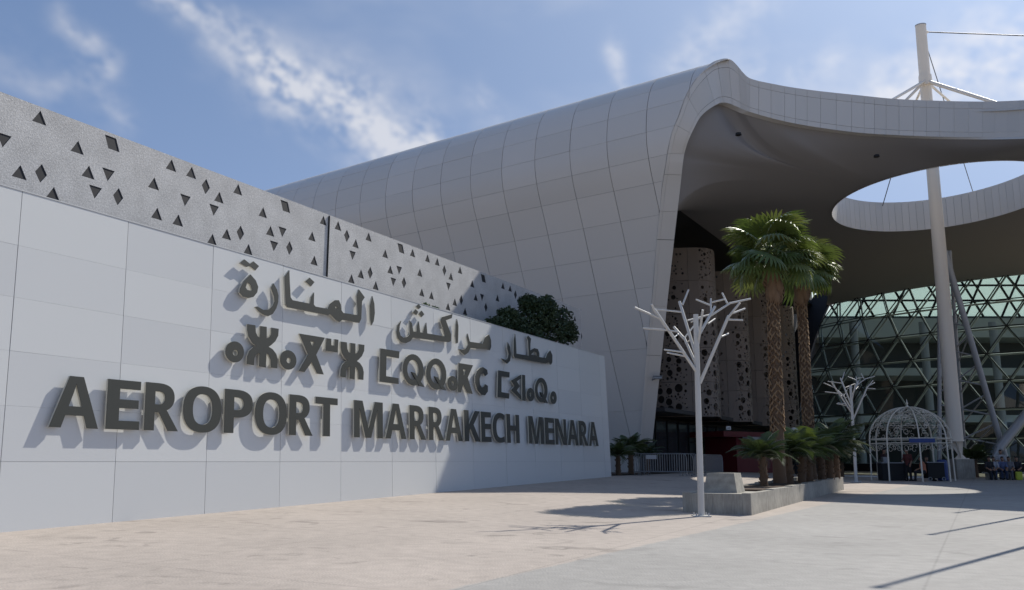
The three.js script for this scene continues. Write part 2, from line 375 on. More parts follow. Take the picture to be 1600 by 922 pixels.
  ar('slim upright Arabic stroke in the middle word', poly(Z2, [[573, 178], [583, 230], [580, 350], [568, 355], [562, 300], [565, 220]]));
  ar('joined Arabic hook and loop at the right of the middle word', poly(Z2, [[650, 283], [665, 342], [735, 352], [758, 356], [775, 310], [803, 290], [818, 330], [819, 380], [810, 403], [790, 395], [720, 392], [670, 386], [655, 420], [630, 437], [600, 415], [585, 395], [610, 400], [635, 393], [655, 362], [643, 310]]));
  ar('curved hook shaped Arabic letter at the left of the right word', poly(Z2, [[938, 345], [955, 380], [962, 430], [955, 480], [935, 500], [905, 480], [893, 462], [925, 473], [940, 458], [945, 430], [935, 390]]));
  ar('joined Arabic letters with two tall strokes, rightmost on the wall', poly(Z2, [[992, 285], [997, 340], [1001, 428], [1090, 443], [1086, 335], [1077, 310], [1085, 298], [1106, 320], [1101, 355], [1100, 405], [1130, 388], [1155, 395], [1166, 425], [1166, 452], [1213, 460], [1225, 425], [1245, 405], [1260, 440], [1259, 490], [1250, 507], [1235, 490], [1210, 500], [990, 458], [982, 440], [983, 330]], [[[1107, 434], [1126, 412], [1145, 420], [1150, 443]]]));
  const yaz = [[187, 468], [237, 475], [240, 520], [252, 545], [268, 552], [268, 480], [308, 485], [308, 556], [325, 550], [337, 530], [338, 490], [383, 497], [380, 540], [362, 575], [335, 600], [320, 610], [345, 625], [368, 655], [377, 690], [374, 745], [335, 740], [333, 690], [320, 660], [307, 652], [302, 740], [262, 733], [264, 650], [245, 655], [232, 680], [228, 725], [184, 718], [187, 670], [200, 635], [225, 612], [243, 605], [215, 580], [195, 545], [187, 505]];
  ti('round Tifinagh ring letter, leftmost in the Tifinagh line', poly(Z1, oval(108, 642, 58, 66, 0.05), [oval(112, 648, 17, 19, 0.1, 14)]));
  ti('large trident shaped Tifinagh letter, the left one of two', poly(Z1, yaz));
  ti('round Tifinagh ring letter between the trident and the cross', poly(Z1, oval(443, 692, 51, 61, 0.1), [oval(446, 696, 14, 17, 0.1, 14)]));
  ti('Tifinagh cross letter with a closed top triangle', poly(Z1, [[512, 527], [672, 553], [618, 660], [665, 783], [625, 778], [590, 706], [545, 768], [508, 762], [568, 658]], [[[580, 575], [608, 580], [595, 610]]]));
  ti('small raised cup shaped Tifinagh mark beside the cross letter', poly(Z1, [[684, 555], [712, 560], [712, 600], [733, 603], [735, 562], [757, 566], [752, 645], [678, 635], [680, 600]]));
  ti('trident shaped Tifinagh letter at the end of the left word', poly(Z1, yaz.map(([x, y]) => { const x2 = 772 + (x - 187) * 148 / 196; return [x2, 577 + (y - 468 - 0.148 * (x - 187)) * 0.88 + 0.145 * (x2 - 772)]; })));
  ti('square bracket Tifinagh letter starting the middle word', poly(Z2, [[22, 390], [158, 412], [155, 462], [65, 445], [62, 590], [152, 605], [152, 647], [18, 630]]));
  const ring = (label, cx, cy, rx, ry, ix, iy, tail) => {
    const g = ti(label, poly(Z2, oval(cx, cy, rx, ry, 0.12), [oval(cx - 2, cy, ix, iy, 0.12)]));
    if (tail) { // the slanting tail crosses the ring a few millimetres proud of it
      const c = toWall(Z2, tail), sh = new THREE.Shape(c), geo = new THREE.ExtrudeGeometry([sh], { depth: LET_OUT - LET_BACK - 0.001, bevelEnabled: false });
      geo.translate(0, 0, LET_BACK + 0.004); geo.applyMatrix4(new THREE.Matrix4().makeBasis(D, UPL, WN)); const o = wallP(0, 0, 0).sub(g.position); geo.translate(o.x, o.y, o.z);
      part('tail', geo, M.face, g);
    }
  };
  ring('tailed ring Tifinagh letter next to the first bracket', 258, 545, 75, 113, 42, 72, [[246, 560], [270, 568], [338, 668], [300, 657]]);
  ring('tailed ring Tifinagh letter, second in the middle word', 424, 575, 72, 112, 40, 70, [[412, 592], [435, 600], [495, 692], [460, 682]]);
  ring('small Tifinagh ring letter in the middle word', 542, 642, 37, 53, 11, 16);
  ti('flagged angular Tifinagh letter with a closed top, middle word', poly(Z2, [[585, 495], [688, 512], [650, 600], [685, 718], [645, 708], [618, 650], [601, 708], [582, 705]], [[[615, 540], [640, 545], [622, 588]]]));
  ti('curled open Tifinagh letter ending the middle word', poly(Z2, [[760, 525], [790, 545], [795, 575], [775, 590], [765, 572], [745, 575], [735, 610], [738, 650], [752, 672], [768, 665], [775, 648], [795, 660], [795, 700], [775, 728], [750, 725], [720, 690], [705, 640], [705, 590], [720, 550], [740, 530]]));
  ti('square bracket Tifinagh letter starting the right word', poly(Z2, [[870, 548], [952, 562], [950, 600], [893, 590], [893, 705], [950, 715], [948, 752], [865, 740]]));
  ti('zigzag Tifinagh letter in the right word', poly(Z2, [[962, 622], [1033, 580], [1034, 606], [1003, 628], [1026, 662], [1003, 692], [1036, 735], [1036, 762], [962, 690], [988, 662]]));
  ti('plain upright bar Tifinagh letter in the right word', poly(Z2, [[1043, 580], [1063, 583], [1066, 768], [1044, 765]]));
  ring('small Tifinagh ring letter after the upright bar', 1103, 723, 27, 48, 8, 14);
  ring('tailed ring Tifinagh letter in the right word', 1180, 690, 45, 88, 25, 56, [[1172, 705], [1190, 712], [1228, 785], [1205, 780]]);
  ring('small Tifinagh ring letter, rightmost in the Tifinagh line', 1268, 745, 23, 46, 7, 13);
}

// ---------------------------------------------------------------- tall concrete wall with dark inlays
{
  const dist = 18.6, C0 = V(-N.x * dist, EYE, -N.z * dist);
  const hit = (px, py) => { const P = planeHit(px, py, C0, N).sub(C0); return [P.dot(D), P.y]; };
  const wall = thing('concrete_wall', 'tall grey rough concrete wall dotted with dark triangles and diamonds', 'wall');
  const m = new THREE.Matrix4().makeBasis(D, V(0, 1, 0), N).setPosition(C0);
  const top = hit(0, 143)[1], sA = hit(-120, 100)[0], sJ = hit(513, 380)[0], sB = hit(908, 520)[0];
  const Z1 = (x, y) => [x / 2.963, 120 + y / 2.963], Z4 = (x, y) => [480 + x / 3.294, 280 + y / 3.294];
  const list = [];
  const add = (Z, kind, ...pts) => { for (let i = 0; i < pts.length; i += 2) { const [s, h] = hit(...Z(pts[i], pts[i + 1])); list.push([kind, s, Math.min(h, top - 0.25)]); } };
  add(Z1, 'up', 187, 165, 360, 325, 92, 440, 410, 440, 247, 540, 795, 390, 888, 427, 1103, 507, 1015, 557, 713, 493, 1218, 627, 727, 633, 825, 663, 1050, 728, 1252, 713, 1150, 798, 983, 752, 1445, 738, 1455, 850, 1498, 650, -40, 90);
  add(Z1, 'down', 15, 295, 500, 455, 440, 535, 857, 573, 990, 618, 1307, 720, 1268, 785);
  add(Z1, 'dia', 190, 447, 547, 555, 953, 508, 1113, 723, 1340, 793);
  add(Z1, 'par', 522, 283, 1322, 582);
  add(Z4, 'up', 160, 220, 317, 282, 250, 330, 402, 383, 543, 367, 620, 395, 670, 412, 787, 455, 740, 500, 850, 538, 1008, 535, 1045, 550, 428, 465, 580, 480, 277, 487, 228, 512, 353, 547, 590, 582, 640, 598, 760, 632, 868, 607, 980, 611, 725, 655, 813, 680, 1140, 600, 1200, 640, 1335, 650, 1378, 716, 1388, 820);
  add(Z4, 'down', 233, 393, 473, 470, 443, 530, 727, 553, 900, 610, 1370, 757);
  add(Z4, 'dia', 204, 292, 706, 470, 1072, 595, 324, 482, 498, 533, 793, 623, 920, 660, 1411, 808);
  add(Z4, 'par', 483, 340, 907, 495);
  const out = { up: [[-.18, -.15], [.18, -.15], [0, .16]], down: [[-.18, .15], [.18, .15], [0, -.16]], dia: [[-.15, 0], [0, -.225], [.15, 0], [0, .225]], par: [[-.23, .16], [.10, .16], [.23, -.16], [-.10, -.16]] };
  for (const [a, b] of [[sA, sJ - 0.02], [sJ + 0.02, sB]]) {
    const sh = new THREE.Shape([[a, -2], [b, -2], [b, top], [a, top]].map(p => new THREE.Vector2(...p)));
    for (const [k, s, h] of list) if (s > a + 0.25 && s < b - 0.25 && h < top - 0.18) sh.holes.push(new THREE.Path(out[k].map(([x, y]) => new THREE.Vector2(s + x, h + y))));
    part('concrete_slab', new THREE.ExtrudeGeometry([sh], { depth: 0.06, bevelEnabled: false }).translate(0, 0, -0.06).applyMatrix4(m), M.concrete, wall);
  }
  part('backing', box(sB - sA - 0.04, top + 2 - 0.02, 0.3, (sA + sB) / 2, (top - 2) / 2 - 0.02, -0.215).applyMatrix4(m), M.concrete, wall);
  for (const [k, s, h] of list) {
    if (h > top - 0.18 || (s > sJ - 0.27 && s < sJ + 0.27)) continue;
    part('dark_inlay', new THREE.ExtrudeGeometry([new THREE.Shape(out[k].map(([x, y]) => new THREE.Vector2(s + x * 0.995, h + y * 0.995)))], { depth: 0.05, bevelEnabled: false }).translate(0, 0, -0.062).applyMatrix4(m), M.inlay, wall);
  }
  const [js, jh] = hit(513, 352);
  void js;
  part('drain_pipe', merge([tube(V(sJ - 0.03, jh - 2.3, 0.02), V(sJ - 0.03, top - 0.05, 0.02), 0.03), tube(V(sJ - 0.03, jh - 2.28, 0.02), V(sJ + 0.22, jh - 2.33, 0.02), 0.028)]).applyMatrix4(m), M.dark, wall);
}

// ---------------------------------------------------------------- canopy with curved shell
const canopy = thing('entrance_canopy', 'huge curved white panelled canopy with a round roof opening', 'canopy');
const EA = -53.1 * Math.PI / 180, E = V(Math.sin(EA), 0, -Math.cos(EA)), Q = V(E.z, 0, -E.x);
const S0 = at(1100, 98, 45.3);
const profPts = [[-6.7, 0.2], [-4.5, 5.2], [-2.3, 10.45], [-1.0, 13.7], [-.4, 15.2], [.1, 16.4], [.62, 17.7], [.9, 19], [.8, 20.6], [.45, 21.8], [0, 22.6], [-.7, 23.25], [-1.6, 23.65], [-2.8, 23.7], [-4.6, 23.2], [-7, 22.4]];
const prof = new THREE.CatmullRomCurve3(profPts.map(([q, y]) => V(q, y, 0)), false, 'centripetal');
prof.arcLengthDivisions = 600;
const PL = prof.getLength();
// how far back the front edge lies at each height of the shell
const frontK = [[0.2, 8.5], [2.8, 7.57], [8.18, 5.73], [10.66, 4.77], [14.45, 3.48], [15.28, 3.15], [16.48, 2.71], [17.61, 2.19], [18.1, 2.02], [19.11, 1.63], [20.01, 1.2], [21.2, .8], [22.06, .39], [22.6, 0.0], [23.25, -0.5], [23.8, -0.9]];
const kAt = (y) => { for (let i = 1; i < frontK.length; i++) if (y <= frontK[i][0]) { const t = (y - frontK[i - 1][0]) / (frontK[i][0] - frontK[i - 1][0]); return lerp(frontK[i - 1][1], frontK[i][1], clamp(t, 0, 1)); } return frontK.at(-1)[1]; };
const shellP = (a, k, off = 0) => { // a: arc length from the foot, k: metres along the axis
  const t = clamp(a / PL), p = prof.getPointAt(t), tg = prof.getTangentAt(t);
  const q = p.x - tg.y * -off, y = p.y + tg.x * -off;
  return V(S0.x, 0, S0.z).addScaledVector(Q, q).addScaledVector(E, k).add(V(0, y, 0));
};
const arcOfY = (y) => { let lo = 0, hi = PL * 0.9; for (let i = 0; i < 40; i++) { const m = (lo + hi) / 2; if (prof.getPointAt(m / PL).y < y) lo = m; else hi = m; } return lo; };
{
  const aTop = PL - 0.05, KMAX = 52;
  const kFront = (a) => { const t = clamp(a / PL); const p = prof.getPointAt(t); return p.x < -1.2 && p.y > 22 ? lerp(-0.9, -0.3, clamp((-1.2 - p.x) / 5)) : kAt(p.y); };
  // dark sub-shell behind the panel joints, then a grey inner lining
  part('sub_shell', sheet((u, v) => { const a = lerp(0, aTop, u); return shellP(a, lerp(kFront(a) + 0.06, KMAX, v), -0.05); }, 60, 26), M.joint, canopy);
  const aIn = arcOfY(22.4);
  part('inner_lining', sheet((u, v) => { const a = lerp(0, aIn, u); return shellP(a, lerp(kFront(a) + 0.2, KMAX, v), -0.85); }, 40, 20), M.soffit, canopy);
  const rowY = [0.2, 4.6, 8.1, 11.4, 13.3, 15.1, 16.75, 18.05, 19.5, 20.9, 22.1];
  const rowA = rowY.map(arcOfY); rowA.push(rowA.at(-1) + 1.5, rowA.at(-1) + 3.4, aTop);
  const gap = 0.017;
  for (let r = 0; r + 1 < rowA.length; r++) {
    const a0 = rowA[r] + 0.006, a1 = rowA[r + 1] - 0.006;
    for (let c = -1; c < 20; c++) {
      const k0 = 0.66 + c * 2.52 + gap, k1 = 0.66 + (c + 1) * 2.52 - gap;
      if (k1 < Math.min(kFront(a0), kFront(a1)) + 0.05) continue;
      const o = rr(-0.006, 0.006), tw = rr(-0.008, 0.008);
      const f = (u, v) => { const a = lerp(a0, a1, u), kf = kFront(a) + 0.02; return shellP(a, lerp(Math.max(k0, Math.min(kf, k1)), Math.max(k1, Math.min(kf + 0.0, k1)), v), o + tw * (u - 0.5) * (v - 0.5)); };
      part('shell_panel', sheet(f, 6, 1, (u) => { const a = lerp(a0, a1, u), p = shellP(a, 0, 0), b = shellP(a, 0, -0.05); return b.sub(p); }), clad[Math.floor(rnd() * 3)], canopy);
    }
  }
}
// front face of the leg and roof edge: outer and inner edges
const outerEdge = [], innerEdge = [];
{
  const leg = [[1000, 690, 54.2, 1019.5], [1011, 542, 51.33, 1035.5], [1019, 470, 49.94, 1043], [1028, 356, 47.95, 1055.5], [1031, 330, 47.49, 1058.5], [1035, 292, 46.86, 1063], [1041, 255, 46.16, 1067], [1043.4, 239.6, 45.95, 1069.4]];
  for (const [x, y, z, xi] of leg) { outerEdge.push(at(x, y, z - 0.05)); innerEdge.push(at(xi, y + 1, z + 0.12)); }
  const arch = [[1050, 208, 45.52, 1076, 219], [1061, 181, 45.3, 1085, 199.7], [1073, 148, 45.23, 1093.7, 184], [1087, 125, 45.24, 1104, 173.7], [1100.6, 108, 45.4, 1118, 164.5], [1113, 97, 45.65, 1126, 161], [1125, 92.5, 45.9, 1133, 160.7], [1133.6, 91, 46.0, 1141, 162.5], [1142, 93, 46.0, 1148, 165.5], [1151, 101, 45.95, 1156, 169], [1161, 113, 45.8, 1163, 172], [1171, 121.6, 45.6, 1171, 174.8]];
  for (const [x, y, z, xi, yi] of arch) { outerEdge.push(at(x, y, z)); innerEdge.push(at(xi, yi, z + 0.1)); }
  const fas = [[1214, 132, 187, 45.5], [1264, 140, 197, 46.1], [1342, 148.6, 207.5, 46.5], [1395.6, 154, 211, 46.3], [1461, 157, 213.7, 45.2], [1535.6, 158.4, 214.5, 43.2], [1600, 156.4, 213.7, 41], [1700, 150, 209, 37.8], [1830, 138, 200, 34.2], [2000, 118, 186, 31]];
  for (const [x, y, yb, z] of fas) { outerEdge.push(at(x, y, z)); innerEdge.push(at(x, yb, z + 0.06)); }
}
const oC = new THREE.CatmullRomCurve3(outerEdge, false, 'centripetal'), iC = new THREE.CatmullRomCurve3(innerEdge, false, 'centripetal');
{
  oC.arcLengthDivisions = iC.arcLengthDivisions = 800;
  const n = outerEdge.length - 1;
  const P = (t, v) => oC.getPoint(t).lerp(iC.getPoint(t), v);
  // t follows the control points, so outer and inner stay paired
  const back = V(-0.25, 0, -0.55);
  part('fascia_backing', sheet((u, v) => P(u, lerp(0.02, 0.98, v)).add(V(0.0, 0, -0.16)), n * 6, 2), M.joint, canopy);
  const legEnd = 7 / n, archEnd = 19 / n;
  const cuts = [0, 0.9, 1.9, 2.8, 4, 5.5, 7, 8.5, 10, 12, 13.6, 15.5, 17.3, 19, 19.4, 19.8, 20.25, 20.6, 20.95, 21.25, 21.55, 21.85, 22.15, 22.45, 22.8, 23.15, 23.5, 23.8, 24.1, 24.4, 24.7, 25, 25.3, 25.6, 25.9, 26.25, 26.6, 27, 27.4, 27.7, 28, 28.4, 28.8, 29.0].map(c => Math.min(1, c / n));
  const bands = (t) => t < legEnd * 0.98 ? [0, 0.18, 1] : [0, 0.2, 0.86, 1];
  for (let i = 0; i + 1 < cuts.length; i++) {
    const a = cuts[i], b = cuts[i + 1], w = P(a, 0).distanceTo(P(b, 0)), e = 0.008 / Math.max(0.3, w) * (b - a);
    if (b <= a) continue;
    const bs = bands(a);
    for (let j = 0; j + 1 < bs.length; j++) {
      const g0 = 0.004;
      part('fascia_panel', sheet((u, v) => P(lerp(a + e, b - e, u), lerp(bs[j] + g0, bs[j + 1] - g0, v)), 6, 1, () => V(-0.01, 0, -0.05)), clad[Math.floor(rnd() * 3)], canopy);
    }
  }
  // inner reveal of the leg and a short underside lip
  part('edge_reveal', sheet((u, v) => iC.getPoint(lerp(0.002, 0.998, u)).addScaledVector(back, 0.02 + v * 0.75).add(V(0, v * 0.04, 0)), n * 4, 1), clad[1], canopy);
  void archEnd;
}
// roof slab, soffit and the round opening
const OC = V(27.3, 18.0, -54.4), OX = 6.35, OZ = 7.65, OTOP = 20.0;
const DC = V(62.3, 0.2, -101.6), DR = 34.8;
{
  const bd = [];
  for (let i = 0; i <= 120; i++) { const p = iC.getPoint(lerp(4 / 29, 1, i / 120)); bd.push(p.add(V(-0.15, 0.06, -0.42))); }
  const tail = [V(62, 18, -36), V(75, 18, -48), V(78, 18, -66)];
  for (let a = 80; a >= 15; a -= 5) { const r = Math.sqrt(DR * DR - 17.8 * 17.8), q = a * Math.PI / 180; tail.push(V(DC.x - (r - 0.4) * Math.cos(q), 18.05, DC.z + (r - 0.4) * Math.sin(q))); }
  tail.push(V(32.3, 18.2, -89));
  for (const u of [24, 16, 8.5, 2, -4.8]) tail.push(V(13.6 + .49 * u, 18.35, -61.9 - .87 * u));
  const all = [...bd, ...tail];
  const dense = [];
  for (let i = 0; i < all.length; i++) { const a = all[i], b = all[(i + 1) % all.length], m = Math.max(1, Math.ceil(a.distanceTo(b) / 1.5)); for (let k = 0; k < m; k++) dense.push(a.clone().lerp(b, k / m)); }
  const NR = 18, ang = dense.map(p => Math.atan2(p.z - OC.z, p.x - OC.x)), Hs = dense.map((_, i) => {
    let a = 0, w = 0; const n = dense.length;
    for (let k = 0; k < n; k++) { const wrap = (x) => Math.atan2(Math.sin(x), Math.cos(x)); const d = wrap(ang[k] - ang[i]), wid = Math.abs(wrap(ang[(k + 1) % n] - ang[(k + n - 1) % n])) + 1e-4, q = wid * Math.exp(-d * d / 0.09); a += q * dense[k].y; w += q; }
    return a / w;
  });
  const loft = (yHole, lift) => {
    const g = new Geo();
    dense.forEach((p, di) => { const t = Math.atan2((p.z - OC.z) / OZ, (p.x - OC.x) / OX); const h = V(OC.x + OX * Math.cos(t), yHole, OC.z + OZ * Math.sin(t)); for (let j = 0; j <= NR; j++) { const s = j / NR; const q = h.clone().lerp(p, s); q.y = lift ? lerp(yHole, p.y + lift, s) : lerp(yHole, Hs[di], s) + (p.y - Hs[di]) * Math.pow(s, 7); g.v(q, q.x / 3, q.z / 3); } });
    const n = dense.length;
    for (let i = 0; i < n; i++) for (let j = 0; j < NR; j++) { const a = i * (NR + 1) + j, b = ((i + 1) % n) * (NR + 1) + j; g.quad(a, b, b + 1, a + 1); }
    return g.build();
  };
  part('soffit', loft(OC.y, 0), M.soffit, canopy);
  part('roof_top', loft(OTOP, 1.5), clad[2], canopy);
  const nP = 84;
  for (let i = 0; i < nP; i++) {
    const a0 = i / nP * 2 * Math.PI + 0.0012, a1 = (i + 1) / nP * 2 * Math.PI - 0.0012;
    part('rim_panel', sheet((u, v) => { const a = lerp(a0, a1, u); return V(OC.x + (OX - 0.02) * Math.cos(a), lerp(OC.y - 0.05, OTOP + 0.12, v), OC.z + (OZ - 0.02) * Math.sin(a)); }, 2, 1, (u) => { const a = lerp(a0, a1, u); return V(0.04 * Math.cos(a), 0, 0.04 * Math.sin(a)); }), clad[i % 3], canopy);
  }
  part('rim_backing', new THREE.CylinderGeometry(1, 1, 2.05, 96, 1, true).scale(OX + 0.03, 1, OZ + 0.03).translate(OC.x, (OC.y + OTOP) / 2 + 0.02, OC.z), M.joint, canopy);
  for (const [px, py] of [[1154, 213], [1370, 247]]) { const p = planeHit(px, py, V(0, 18.0, 0), V(0, 1, 0)); part('ceiling_light', new THREE.CylinderGeometry(0.14, 0.16, 0.12, 12).translate(p.x, 18.12, p.z), M.dark, canopy); }
}

// ---------------------------------------------------------------- hall wall and perforated screens under the canopy
const L0 = V(12.7, 0, -62.4), LD = V(.49, 0, -.872).normalize(), LN = V(.872, 0, .49).normalize();
{
  const hall = thing('terminal_hall', 'dark hall wall behind the perforated screens under the canopy', 'building');
  const wl = (u, o, y) => L0.clone().addScaledVector(LD, u).addScaledVector(LN, o).setY(y);
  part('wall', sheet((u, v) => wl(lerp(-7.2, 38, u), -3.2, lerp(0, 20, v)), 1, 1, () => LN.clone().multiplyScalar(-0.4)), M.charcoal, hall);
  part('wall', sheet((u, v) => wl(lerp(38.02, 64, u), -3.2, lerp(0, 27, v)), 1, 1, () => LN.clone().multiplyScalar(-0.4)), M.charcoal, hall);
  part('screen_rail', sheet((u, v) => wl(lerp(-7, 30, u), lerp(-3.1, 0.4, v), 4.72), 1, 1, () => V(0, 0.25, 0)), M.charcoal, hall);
  const gl = new THREE.MeshPhysicalMaterial({ color: lin(.05, .055, .06), roughness: 0.05, metalness: 0, specularIntensity: 0.6 });
  for (let i = 0; i < 9; i++) {
    part('window', sheet((u, v) => wl(-6.6 + i * 2.4 + u * 2.3, -2.2, lerp(0.95, 4.4, v)), 1, 1, () => LN.clone().multiplyScalar(-0.04)), gl, hall);
    part('mullion', tube(wl(-6.65 + i * 2.4, -2.15, 0.6), wl(-6.65 + i * 2.4, -2.15, 4.5), 0.05, 0.05, 6), M.dark, hall);
  }
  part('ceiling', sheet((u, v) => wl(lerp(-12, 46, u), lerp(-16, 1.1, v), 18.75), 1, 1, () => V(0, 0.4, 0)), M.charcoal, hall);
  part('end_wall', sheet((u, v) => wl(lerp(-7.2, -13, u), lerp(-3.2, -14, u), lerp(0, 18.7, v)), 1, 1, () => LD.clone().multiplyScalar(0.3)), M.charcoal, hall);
  // the scalloped screens: each bay is a flat-faced bulge with a rounded corner and a long return
  const bot = 4.66, topY = 16.7, rows = 5, PH = (topY - bot) / rows;
  const plan = new THREE.CatmullRomCurve3([[-3.1, -0.25], [-1.6, 0.18], [0, 0.22], [1.0, 0.0], [1.62, -0.5], [1.85, -1.5], [1.8, -4], [1.62, -7.7]].map(p => V(p[0], 0, p[1])), false, 'centripetal');
  plan.arcLengthDivisions = 400;
  const PLn = plan.getLength(), cutA = [0, 0, 0, PLn];
  { let best = 0, best2 = 0; for (let t = 0; t <= 1; t += 0.001) { const p = plan.getPointAt(t); if (p.x < 0 && p.z > 0) best = t; if (p.z > -2.2) best2 = t; } cutA[1] = best * PLn; cutA[2] = best2 * PLn; }
  const mats = [std(lin(.27, .225, .19), 0.7), std(lin(.25, .21, .178), 0.7)];
  const geos = {};
  const makePanel = (col, row) => {
    const key = col + '_' + row; if (geos[key]) return geos[key];
    const parts = [], W = cutA[col + 1] - cutA[col], NS = col === 2 ? 4 : 5, sw = W / NS, holes = [];
    const tryHole = (x, y, r) => { if (x - r < 0.06 || x + r > W - 0.06 || y - r < 0.06 || y + r > PH - 0.06) return false; const k = Math.round(x / sw); if (k > 0 && k < NS && Math.abs(x - k * sw) < r + 0.015) return false; for (const h of holes) if (Math.hypot(h[0] - x, h[1] - y) < h[2] + r + 0.03) return false; holes.push([x, y, r]); return true; };
    const f = 1 - row / (rows - 1);            // rows counted from the bottom: larger holes low down
    // holes crowd away from the joint in the middle of the face
    const px = () => { const q = Math.pow(rnd(), 0.75); return col === 0 ? W * (0.9 - 0.86 * q) : col === 1 ? W * (0.16 + 0.8 * q) : W * rnd(); };
    let big = 0; for (let i = 0; i < 160 && big < lerp(5, 11, f); i++) if (tryHole(px(), rnd() * PH, lerp(0.12, 0.27, f) * rr(0.75, 1.05))) big++;
    let sm = 0; for (let i = 0; i < 420 && sm < 46; i++) if (tryHole(px(), rnd() * PH, rr(0.035, lerp(0.10, 0.11, f)))) sm++;
    for (let k = 0; k < NS; k++) {
      const x0 = k ? W * k / NS : 0.012, x1 = k < NS - 1 ? W * (k + 1) / NS : W - 0.012;
      const sh = new THREE.Shape([[x0, 0.012], [x1, 0.012], [x1, PH - 0.012], [x0, PH - 0.012]].map(p => new THREE.Vector2(...p)));
      for (const [x, y, r] of holes) if (x > x0 && x < x1) { const h = new THREE.Path(), n = r > 0.12 ? 12 : 7; h.setFromPoints(Array.from({ length: n }, (_, i) => new THREE.Vector2(x + r * Math.cos(i / n * 6.2832), y + r * 1.08 * Math.sin(i / n * 6.2832)))); sh.holes.push(h); }
      parts.push(new THREE.ExtrudeGeometry([sh], { depth: 0.08, bevelEnabled: false }).translate(0, 0, -0.08));
    }
    const g = merge(parts), p = g.attributes.position;
    for (let i = 0; i < p.count; i++) {
      const t = clamp((cutA[col] + p.getX(i)) / PLn), c = plan.getPointAt(t), tg = plan.getTangentAt(t), o = p.getZ(i);
      p.setXYZ(i, c.x - tg.z * o, p.getY(i), c.z + tg.x * o);
    }
    g.computeVertexNormals();
    return geos[key] = g;
  };
  const place = ['nearest the canopy leg', 'second from the canopy leg', 'third from the canopy leg', 'farthest, behind the tall palms'];
  for (let b = 0; b < 4; b++) {
    const g = thing('perforated_screen', `brown perforated curved screen bay with round holes, ${place[b]}`, 'screen', 'perforated screen bays', V(12.6 + 4.42 * b, bot, -62 - 7.98 * b));
    g.rotation.y = -13.5 * Math.PI / 180;
    for (let c = 0; c < 3; c++) for (let r = 0; r < rows; r++) { const pm = part('screen_panel', makePanel(c, r), mats[(r + b + c) % 2], g); pm.position.y = r * PH; }
  }
}
